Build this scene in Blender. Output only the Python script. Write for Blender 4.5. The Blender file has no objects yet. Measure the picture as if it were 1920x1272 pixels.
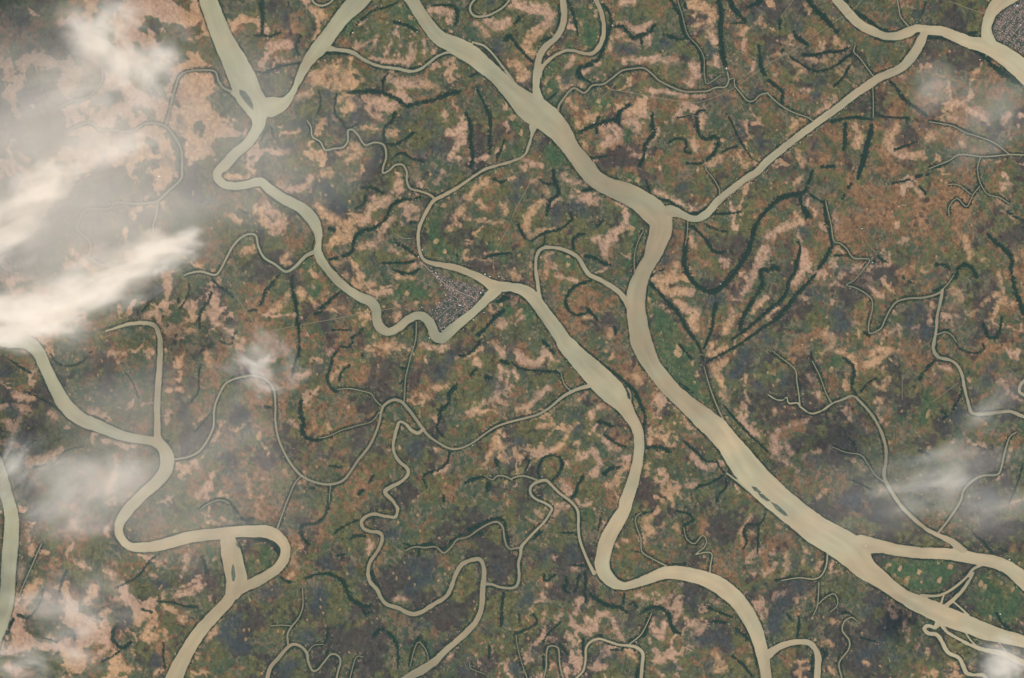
import bpy, math, random
import numpy as np

# ------------------------------------------------------------------ camera, sky, sun, exposure
S = 0.2                      # one survey cell (about 20 m) = 0.2 units; 1 unit = 100 m
CAM_Z = 2000.0
def W(px, py): return ((np.asarray(px, float) - 960.0) * S, (636.0 - np.asarray(py, float)) * S)
scene = bpy.context.scene
cam_data = bpy.data.cameras.new("camera")
cam_data.sensor_width = 36.0
cam_data.lens = 36.0 * CAM_Z / 384.0
cam_data.clip_start = 10.0
cam_data.clip_end = 40000.0
cam = bpy.data.objects.new("camera", cam_data)
cam.location = (0.0, -0.07, CAM_Z)
scene.collection.objects.link(cam)
scene.camera = cam

SUN_EL, SUN_AZ = math.radians(56), math.radians(110)   # azimuth clockwise from north (+Y)
world = bpy.data.worlds.new("World"); scene.world = world; world.use_nodes = True
wn = world.node_tree; wn.nodes.clear()
sky = wn.nodes.new("ShaderNodeTexSky"); sky.sky_type = 'NISHITA'; sky.sun_disc = False
sky.sun_elevation = SUN_EL; sky.sun_rotation = SUN_AZ
bg = wn.nodes.new("ShaderNodeBackground"); bg.inputs[1].default_value = 0.09
wo = wn.nodes.new("ShaderNodeOutputWorld")
wn.links.new(sky.outputs[0], bg.inputs[0]); wn.links.new(bg.outputs[0], wo.inputs[0])
sd = bpy.data.lights.new("sun", 'SUN'); sd.energy = 4.2; sd.angle = math.radians(0.5); sd.color = (1.0, 0.94, 0.84)
sun = bpy.data.objects.new("sun", sd); scene.collection.objects.link(sun)
dirv = (math.sin(SUN_AZ) * math.cos(SUN_EL), math.cos(SUN_AZ) * math.cos(SUN_EL), math.sin(SUN_EL))
import mathutils
sun.rotation_euler = mathutils.Vector(dirv).to_track_quat('Z', 'Y').to_euler()
scene.view_settings.view_transform = 'Standard'
scene.view_settings.look = 'None'
scene.view_settings.exposure = 0.42
HAZE = 2.0e-5
scene.view_settings.gamma = 1.0
scene.view_settings.use_curve_mapping = False
scene.render.engine = 'CYCLES'
scene.cycles.volume_bounces = 6
scene.cycles.max_bounces = 8
scene.cycles.transparent_max_bounces = 32
# Traced layout. Tiles a1..d4 are 480x320 windows of the survey sheet, 3.975 steps per cell; points are x,y[,width].
RIVERS = """
R|green|broad grey-green river entering at top left, winding down past the big town's southern edge
a1 1550,-40,130 1558,20,130 1605,150,140 1665,300,148 1742,450,178 1812,600,200 1856,710,200 a2 8,800,180 a1 1928,880,110 1922,950,85 1850,1065,70 1752,1150,74 1680,1230,78 b1 1632,0,66 1622,55,62 1680,108,56 1780,116,55 1860,102,55 b2 -10,92,62 45,90,62 100,140,72 170,190,75 250,235,76 330,275,80 400,340,92 440,400,85 465,470,58 465,540,46 458,600,60 480,660,65 520,720,60 580,790,62 650,860,65 720,910,62 790,950,70 860,985,78 895,1040,72 900,1110,65 925,1170,70 985,1205,62 1060,1175,58 1130,1115,58 1210,1080,60 1275,1110,70 1310,1170,70 1340,1235,80 1390,1250,80 1450,1195,75 1540,1120,65 1640,1040,60 1720,960,65 1790,890,90
R|green|wide grey-green arm slanting from the top edge down-left to the milky confluence
a2 800,-40,150 740,30,140 670,100,122 592,200,108 518,300,112 462,370,110 395,450,85 335,560,58 298,640,42 262,710,44 200,775,90 110,800,150
R|green|largest tan river crossing the middle of the scene from the top to lower right
a2 1130,-40,95 1160,0,95 1222,100,92 1300,210,98 1370,285,110 1460,330,120 1530,368,140 1620,420,140 1700,490,128 1790,565,115 1850,630,115 a3 25,710,150 90,770,185 160,820,215 270,895,200 370,1000,160 440,1110,122 505,1195,132 565,1272,140 b3 600,45,130 660,90,130 740,130,135 850,170,155 950,225,165 1045,300,190 1105,370,175 1108,450,165 1088,520,150 1062,590,135 1035,660,115 995,725,110 960,800,115 930,900,142 922,1000,140 932,1100,142 948,1200,150 c3 962,0,160 1000,100,145 1050,190,122 1110,272,125 1190,365,122 1300,465,128 1420,570,160 1525,660,178 1610,760,170 1690,870,200 1785,990,215 1875,1082,212 d4 72,-62,205 215,55,200 370,175,215 510,255,225 630,335,235 720,450,165 830,530,130 925,605,108 1030,675,108 1125,722,128 1240,770,140 1340,818,145 1480,870,132 1620,925,125 1750,962,100 1908,1000,88 1990,1020,88
R|tan|upper tan branch leaving the largest river eastward to the right edge
d4 690,275,140 850,295,92 1000,325,85 1150,340,80 1300,345,85 1430,358,88 1560,385,88 1680,405,92 1790,450,98 1880,520,115 1960,590,120
R|tan|tan river curving in from the top right and passing below the corner town
a4 480,-50,60 500,-10,60 545,35,65 610,110,70 680,180,70 760,225,68 860,268,54 950,272,58 1040,245,75 1110,215,58 1200,228,68 1300,236,70 1400,275,80 1500,318,88 1590,335,105 1680,368,125 1780,430,140 1860,490,150 1990,600,175
R|tan|pale tan arm bending round the western edge of the corner town
a4 1850,-60,130 1770,-10,120 1710,40,105 1662,100,86 1632,190,72 1630,260,80 1655,330,100
R|canal|long ruler-straight canal-like channel slanting down-left from the top right
a4 1170,240,55 1140,310,72 1102,380,72 1052,450,68 990,510,62 905,550,58 830,582,62 750,635,60 650,705,56 500,820,50 400,890,52 300,965,52 150,1078,52 0,1200,54 b3 1835,5,50 1740,65,48 1640,140,48 1570,198,52 1520,245,56 1480,292,56 1430,338,55 1370,362,46 1300,345,50 1240,318,66 1180,305,88 1120,330,110
R|tan|narrow brownish river looping down from the top edge beside its twin
a3 378,-40,45 380,0,45 388,100,45 378,190,45 330,280,42 260,340,45 215,400,45 195,470,50 185,550,52 180,640,50 185,700,62 195,770,100
R|tan|thin twin river bowing right round a green meadow before rejoining its neighbour
a3 605,-40,32 625,0,34 660,80,32 683,180,30 680,270,30 650,350,32 600,400,28 530,400,22 460,380,22 400,380,22 330,410,24 270,455,24 220,510,30 205,570,30
R|green|thin green side channel linking the two rivers at the top
a2 530,360,50 600,372,28 680,382,26 740,402,24 790,440,22 860,475,22 940,500,20 1060,515,22 1150,535,22 1220,520,18 1280,480,16 1340,430,15 1400,400,17 1455,385,24
C|green a2 1615,318,16 1700,345,13 1770,410,13 1830,490,14 1880,555,18 a3 10,610,22
C|tan a2 1645,-20,12 1600,40,14 1600,90,16 1640,125,16 1720,120,14 1790,90,12 1850,50,12 1890,0,12 1900,-30,12
C|green a2 405,-20,12 440,30,14 490,45,14 540,30,12 575,0,10 590,-30,10
C|tan a2 380,900,6 410,950,8 420,1020,9 480,1060,9 515,1120,11 580,1110,11 650,1100,11 685,1050,11 685,980,11 720,970,11 760,1010,11 790,1060,11 820,1085,11 880,1065,12 940,1075,13 965,1110,14 970,1180,14 950,1240,14 b2 945,20,13 975,12,13 a2 1005,1262,13 1040,1232,13 1090,1230,13 1115,1262,13 b2 1125,20,14 1125,80,14 1150,135,14 1220,155,14 1290,180,16 1335,215,20
R|tan|brown river leaving the middle of the largest river and widening below the town
a3 158,950,60 152,990,24 145,1020,18 125,1090,18 90,1160,16 0,1205,18 a2 1800,1235,18 1700,1268,20 b2 1600,60,20 1500,130,22 1400,185,22 1330,222,26 1280,290,26 1235,380,26 1212,450,26 1210,540,24 1225,620,20 1255,670,22 1310,692,34 1420,712,42 1520,737,50 1620,777,52 1700,817,62 1765,860,85 1850,868,72 b3 0,872,62 65,885,78 130,922,92 190,990,92 260,1090,95 320,1170,102 380,1260,110 c3 395,15,125 465,92,140 560,190,165 660,290,185 748,378,185 820,460,130 870,545,98 922,630,80 945,710,76 948,800,76 937,900,76 914,1000,82 885,1100,92 850,1200,98 d3 835,20,92 778,120,106 712,240,114 683,350,108 672,430,112 700,505,100 765,567,78 850,585,54 950,558,64 1050,520,78 1150,487,94 1250,488,100 1380,515,105 1500,558,118 1600,622,128 1685,700,118 1755,800,115 1808,900,108 1848,1020,98 1876,1140,86 1895,1272,78 1897,1340,78
R|tan|brown oxbow leaving the bottom edge river and hooking down at bottom right
d4 -20,1110,70 70,1048,48 150,1015,40 240,1002,38 310,1012,42 355,1060,42 374,1130,48 370,1200,46 362,1340,46
R|tan|slim tan loop channel arching between the two large middle rivers
b3 208,960,28 199,900,28 190,830,25 180,760,22 178,680,22 195,610,24 240,577,24 310,575,24 380,590,24 450,620,26 500,660,26 535,720,30 580,780,32 650,812,30 730,860,34 800,910,36 840,960,40 880,1020,60
R|green|milky tan river emerging from cloud at the left edge and looping below
c1 -80,-10,90 60,0,95 200,12,100 285,85,92 340,200,88 400,325,92 460,440,105 530,525,108 620,592,100 720,628,90 820,672,78 930,712,70 1050,732,62 1140,748,62 1210,790,85 1245,870,102 1235,960,98 1170,1050,88 1080,1130,80 1000,1210,82 d1 955,20,85 900,100,70 886,180,62 918,252,58 975,292,58 1060,298,70 1160,290,78 1280,260,82 1400,226,84 1520,208,84 1650,195,82 1780,180,82 d2 0,178,88 80,182,92 150,212,90 205,270,78 222,330,72 200,400,72 150,460,72 80,510,74 0,555,78 d1 1860,575,74 1790,605,82 1730,655,82 1680,720,85 1610,792,86 1520,890,92 1440,1000,98 1380,1100,106 1320,1220,120 1270,1340,130
R|tan|short wide cut-off channel joining both limbs of the lower left loop
d1 1690,215,100 1722,335,150 1742,430,152 1764,530,160 1740,630,120
R|tan|straight brown river dropping from the cloud edge to the left confluence
b1 790,1198,10 850,1180,16 920,1158,22 1000,1140,26 1100,1140,28 1160,1165,28 1185,1230,32 c1 1195,20,38 1192,130,40 1185,250,42 1175,380,44 1170,500,44 1172,600,44 1172,700,50 1190,760,60
R|green|wide pale green river running down the far left edge
c1 -60,830,90 -10,960,100 40,1120,92 d1 75,10,98 88,120,108 85,220,112 72,350,116 62,500,106 50,680,112 15,840,108 -40,980,110 -80,1150,110
R|tan|long thin winding creek weaving from the left confluence to the wide middle river
c1 1285,885,12 1400,865,12 1480,825,12 1540,750,12 1590,640,12 1595,520,11 1620,430,11 1680,320,11 1760,280,11 1850,260,11 c2 0,262,11 40,272,11 90,300,12 135,370,12 145,480,13 145,600,13 165,720,14 210,830,14 270,930,15 340,1005,16 430,1050,16 540,1070,16 640,1045,16 700,980,16 760,890,16 840,790,16 890,690,16 920,600,16 935,520,16 960,475,18 1020,440,20 1080,450,21 1130,500,21 1190,580,21 1240,650,21 1290,710,16 1370,765,14 1450,803,14 1530,798,12 1620,755,12 1710,690,12 1800,635,12 c3 0,600,14 100,575,14 200,545,14 290,490,16 360,430,18 430,385,22 500,355,24 575,335,30 620,330,30
R|tan|brown meandering creek swinging through tight bends to the bottom edge
c2 1245,655,24 1210,685,24 1160,665,22 1110,615,22 1070,605,20 1050,650,22 1035,710,22 1022,780,20 1035,850,20 1080,910,22 1128,950,24 1130,1000,22 1080,1050,24 1010,1085,28 965,1115,32 970,1145,30 1010,1180,28 1045,1230,22 d2 1056,10,22 1052,45,22 1030,75,20 960,65,20 880,50,24 820,70,24 785,110,24 800,155,24 850,180,24 910,185,24 940,215,24 930,280,24 890,350,24 850,410,26 835,480,26 850,550,26 900,610,28 935,680,28 980,725,28 1060,750,28 1130,785,30 1190,795,30 1250,770,30 1330,720,30 1410,670,30 1450,610,30 1480,520,30 1530,430,30 1600,395,28 1660,385,28 1690,420,30 1700,500,32 1692,580,36 1688,660,36 1680,750,36 1640,850,38 1570,930,42 1480,1010,42 1400,1080,45 1330,1150,55 1240,1210,62 1150,1258,55 1040,1330,55
R|tan|thin pale creek zigzagging between the lower meander and the brown river's sharp bend
d2 1700,570,24 1760,575,18 1820,595,16 d3 0,602,18 40,575,20 54,510,20 48,420,18 65,350,20 70,295,24 110,245,18 170,180,16 240,110,16 285,40,16 c3 296,1245,16 250,1210,16 180,1180,16 140,1140,17 140,1090,18 180,1055,20 250,1038,22 290,1070,18 350,1130,18 430,1190,18 480,1245,18 d3 495,60,18 495,150,18 505,240,18 540,340,18 575,420,20 612,490,30
C|tan c3 200,1043,14 140,1020,12 70,1005,11 0,1025,10 c2 1908,1035,10 1860,1010,10 1800,1005,10 1760,1035,8 1700,1000,6
C|tan d3 70,298,14 0,310,11 d2 1900,312,12 1870,290,12 1850,220,12 1840,150,12 1800,110,12 1740,120,12 1660,165,12 1580,220,12 1500,240,12 1460,290,11 1400,340,11 1340,295,10 1260,300,10 1180,295,9 1110,325,8
R|tan|thin looping creek at the bottom left of centre with sinuous side branch
d2 75,1340,30 85,1272,30 110,1190,28 170,1120,26 230,1050,24 280,1020,20 340,1040,18 380,1090,20 390,1150,16 420,1215,14 460,1210,12 510,1150,12 560,1095,12 610,1105,12 630,1150,12 610,1230,12 590,1320,12
C|tan d2 242,1040,16 235,950,12 265,890,12 320,820,8 350,730,8 345,600,6
C|tan d2 255,882,7 180,878,6 110,885,5
R|tan|smooth arched creek at the bottom edge right of centre
d3 440,1310,14 480,1272,14 530,1220,14 548,1140,14 552,1050,16 590,1000,16 650,980,16 720,1000,16 800,1025,16 870,1030,18 930,1045,24 975,1090,24 970,1180,24 958,1330,24
C|tan d3 225,1320,8 245,1240,9 256,1180,10 258,1080,10 275,1037,10 320,1035,10 348,1060,10 355,1160,10 372,1240,10 400,1320,10
C|tan d3 875,1020,9 960,950,8 1000,880,7 1040,790,6
C|tan d3 130,1320,8 70,1150,6 40,1030,6 30,950,5
C|tan d3 1160,450,11 1150,437,10 1050,385,8 970,330,8 960,230,7 930,150,6 920,80,6 960,40,5
C|tan d3 1475,500,10 1478,440,9 1490,350,8 1440,335,8 1370,350,7 1430,300,6 1450,250,6 1420,210,6 1360,270,6 1300,230,6 1280,150,5
R|tan|long thin creek sweeping down right of the largest river into its upper branch
c4 0,400,8 60,435,8 110,440,8 140,420,8 155,465,8 220,462,8 240,490,12 320,540,12 400,520,12 480,465,12 550,440,14 630,410,15 690,455,17 750,520,19 800,590,20 845,680,21 875,780,21 880,880,21 865,1000,22 900,1090,22 970,1200,24 d4 1000,0,24 1080,80,26 1170,155,26 1260,205,28 1370,255,48 1450,330,70
C|tan c4 1850,680,8 1800,720,8 1765,830,10 1740,940,12 1710,995,12 1600,1005,12 1530,1040,12 1460,1110,12 1440,1180,14 d4 1408,0,13 1340,100,14 1260,200,14
C|tan c4 30,70,6 90,120,6 200,210,8 215,300,8 230,400,8 240,490,9
C|tan c4 475,466,9 430,380,6 390,270,6 330,150,5
C|tan c4 865,1050,9 800,1000,8 740,910,8 690,850,8 580,830,6 480,790,5
R|tan|pale stepped creek on the right side running to the right edge
b4 1300,895,22 1290,960,22 1262,1080,20 1255,1180,20 c4 1240,0,24 1232,60,24 1270,120,24 1350,140,20 1410,180,20 1445,250,20 1465,350,20 1490,450,20 1520,535,22 1600,545,22 1700,535,22 1800,525,22 1860,545,22 1960,590,22
C|tan c4 1960,275,20 1920,290,20 1880,330,22 1875,380,22 1920,405,22 1960,410,22
R|tan|thin kinked creek stepping left and up between right side meadows
b4 1300,900,16 1240,930,14 1150,950,13 1050,955,12 960,980,12 910,1040,11 870,1120,10 840,1180,10 760,1215,10 750,1150,9 775,1050,9 775,970,8 730,920,8 650,875,8 585,855,8 640,820,7 710,740,7 755,665,7 640,655,8 590,590,8 540,545,8 490,525,8 470,400,6 440,280,5 430,230,5
C|tan b4 1300,890,9 1350,835,7 1385,780,6
C|tan b4 1260,1225,9 1320,1205,8 1370,1230,8 1405,1280,7
C|tan a4 950,-30,7 960,-10,7 975,60,8 990,130,8 1045,195,9
C|tan a3 1908,695,10 a4 0,700,10 60,760,9 130,810,9 200,845,8 300,880,8 360,925,10
C|tan a4 800,590,9 740,510,8 680,430,8 640,390,7 650,340,6
C|tan a4 780,640,7 785,750,6 785,880,6
C|tan a4 1950,1160,9 1800,1155,8 1700,1165,8 1590,1170,8 1430,1155,8 1350,1200,7 1200,1260,6
C|tan a4 1800,1155,7 1720,1090,6 1650,1050,6 1550,1015,6 1470,990,6 1370,940,6 1200,910,5
C|tan a4 1585,1172,6 1562,1262,6 b4 1585,100,6 1640,180,6 1720,200,5 1800,250,5
C|tan b4 1580,118,5 1530,180,5 1480,270,5 1410,210,5 1350,270,5 1350,345,5
C|tan b4 1515,180,5 1420,110,5 1340,105,5
R|tan|thin serpentine creek crossing the upper right plain from the largest river
a3 342,840,16 350,790,14 390,730,12 430,680,12 470,660,12 540,695,12 600,640,12 680,630,12 740,590,11 820,530,11 900,515,11 980,510,11 1040,550,11 1100,605,11 1200,655,11 1290,685,11 1400,685,11 1460,680,11 1520,655,10 1590,650,10 1615,600,10 1605,540,10
C|tan a3 1615,600,7 1655,585,7 1660,640,8 1700,690,8 1750,750,8 1800,755,8 1850,710,8 1908,695,10
C|tan a3 1230,-30,7 1240,20,6 1270,120,6 1310,260,6 1380,340,7 1430,430,7 1435,560,7 1450,625,7 1490,610,6 1560,560,6
C|tan b3 1545,200,8 1545,140,6 1500,60,6 1450,0,5 a3 1440,1240,5
C|tan b3 1312,375,8 1305,480,6 1292,560,5
R|tan|pale hooked creek left of the green river, half veiled by cloud
b1 1370,785,10 1420,765,12 1500,755,14 1600,780,14 1640,745,14 1690,650,14 1740,560,13 1800,500,13 1860,475,13 1908,490,13 b2 18,570,14 60,650,15 140,700,15 220,755,16 290,720,20 370,640,24 440,606,32
C|tan a1 1355,1240,14 b1 1350,60,13 1260,150,12 1170,230,12 1080,245,11 1000,250,10 860,240,10 820,285,10 690,290,12 630,300,11 580,410,11 590,460,12 670,530,12 675,600,12 660,650,10 780,720,10
C|tan b1 1175,235,12 1165,330,11 1140,430,10 1170,500,8
C|tan a1 1358,1240,14 1350,1120,13 1300,1020,13 1240,950,12 1180,925,12 1080,925,11 1000,975,11 930,985,10 820,970,10 760,980,10 700,930,10 640,920,10 560,950,9 500,985,8
C|tan a1 1240,930,12 1265,820,12 1300,680,11 1340,570,10 1400,535,9 1500,525,10 1600,535,10 1630,610,12 1670,660,12 1740,690,18
C|green a1 1740,690,40 1800,745,44 1860,810,50 1905,875,60
C|tan a1 760,500,7 755,620,7 650,730,8 540,755,8 430,810,8
R|tan|brown tidal creek curling off the bottom right river through tight bends
d4 1275,790,60 1272,850,52 1242,895,28 1195,882,26 1165,905,28 1195,938,26 1260,950,28 1300,1010,28 1340,1080,28 1420,1120,28 1450,1170,28 1480,1235,28 1540,1250,24 1600,1250,22 1660,1310,22
R|tan|side channel parallel to the bottom right river
d4 1285,870,16 1330,925,18 1420,980,20 1520,1030,24 1620,1065,32 1730,1085,40 1830,1125,45 1990,1200,52
C|tan d4 1305,870,11 1340,930,11
C|tan d4 1470,930,13 1510,990,11 1550,1030,13
C|tan d4 1705,990,9 1780,1080,9
C|tan d4 1600,425,22 1530,460,18 1480,520,16 1400,590,18 1320,640,18 1250,660,18 1140,658,22
C|tan d4 1500,515,16 1530,490,14 1490,560,22 1440,630,24 1380,690,26 1330,735,36
C|tan d4 1310,655,12 1290,715,18
C|tan d4 1378,700,12 1430,745,12 1495,805,16
C|tan d4 445,330,13 435,430,11 400,505,10 340,535,9 230,525,8 100,545,6
C|tan d4 665,850,5 625,820,8 570,850,9 555,920,10 605,990,10 600,1060,10 530,1160,10 550,1272,10 552,1330,10
C|tan d4 380,560,6 370,720,6 340,800,5
C|tan d4 380,715,6 430,670,6 490,645,6 520,690,5 510,740,5 465,780,5
C|tan b2 1195,1130,7 1190,1260,7 c2 1155,110,8 1135,190,8 1115,280,8 1105,445,11
C|tan c2 938,490,9 890,440,7 860,395,7 800,375,7 700,355,7 610,360,6
C|tan c2 920,530,7 860,600,7 740,635,7 640,665,6 540,710,6 470,725,5
C|tan c2 330,1012,9 290,1060,8 250,1150,8 210,1250,8 d2 160,155,10
C|tan c2 555,1070,6 545,1200,5
C|tan c3 440,375,8 390,320,7 365,240,6
C|tan c3 1430,190,6 1480,360,9 1530,490,9 1575,585,10
C|tan c3 865,355,14 884,400,9 884,470,10
C|tan b3 915,790,8 912,640,7 940,530,6 980,450,5
C|tan c3 1600,985,10 1680,1045,14 1760,1110,18
C|tan d2 380,1085,6 430,1030,6 500,1020,5
C|tan d2 700,1272,5 745,1120,5 800,1115,4
C|tan d2 1285,1180,6 1275,1080,6 1215,1005,6 1180,1060,6 1150,1180,6
C|tan d2 1595,1150,5 1600,1200,5 1700,1240,5
C|tan c1 1500,1250,6 1560,1210,6 1640,1185,6 1710,1210,6
C|tan d1 310,270,5 200,520,5 140,660,5
"""
ISLANDS = """
d1 1738,420 1728,440 1723,490 1732,550 1748,548 1756,510 1748,450
d1 1752,262 1775,272 1787,300 1780,304 1762,285
a1 1782,668 1830,685 1870,740 1888,790 1886,822 1860,800 1810,745 1785,705
c3 1785,1083 1820,1090 1858,1128 1842,1135 1805,1115
c3 1832,1134 1870,1142 1925,1190 1900,1195 1855,1165
d4 20,-40 70,-20 130,35 150,65 120,60 60,15
c3 856,378 866,375 876,405 876,440 862,425 855,400
"""
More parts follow.
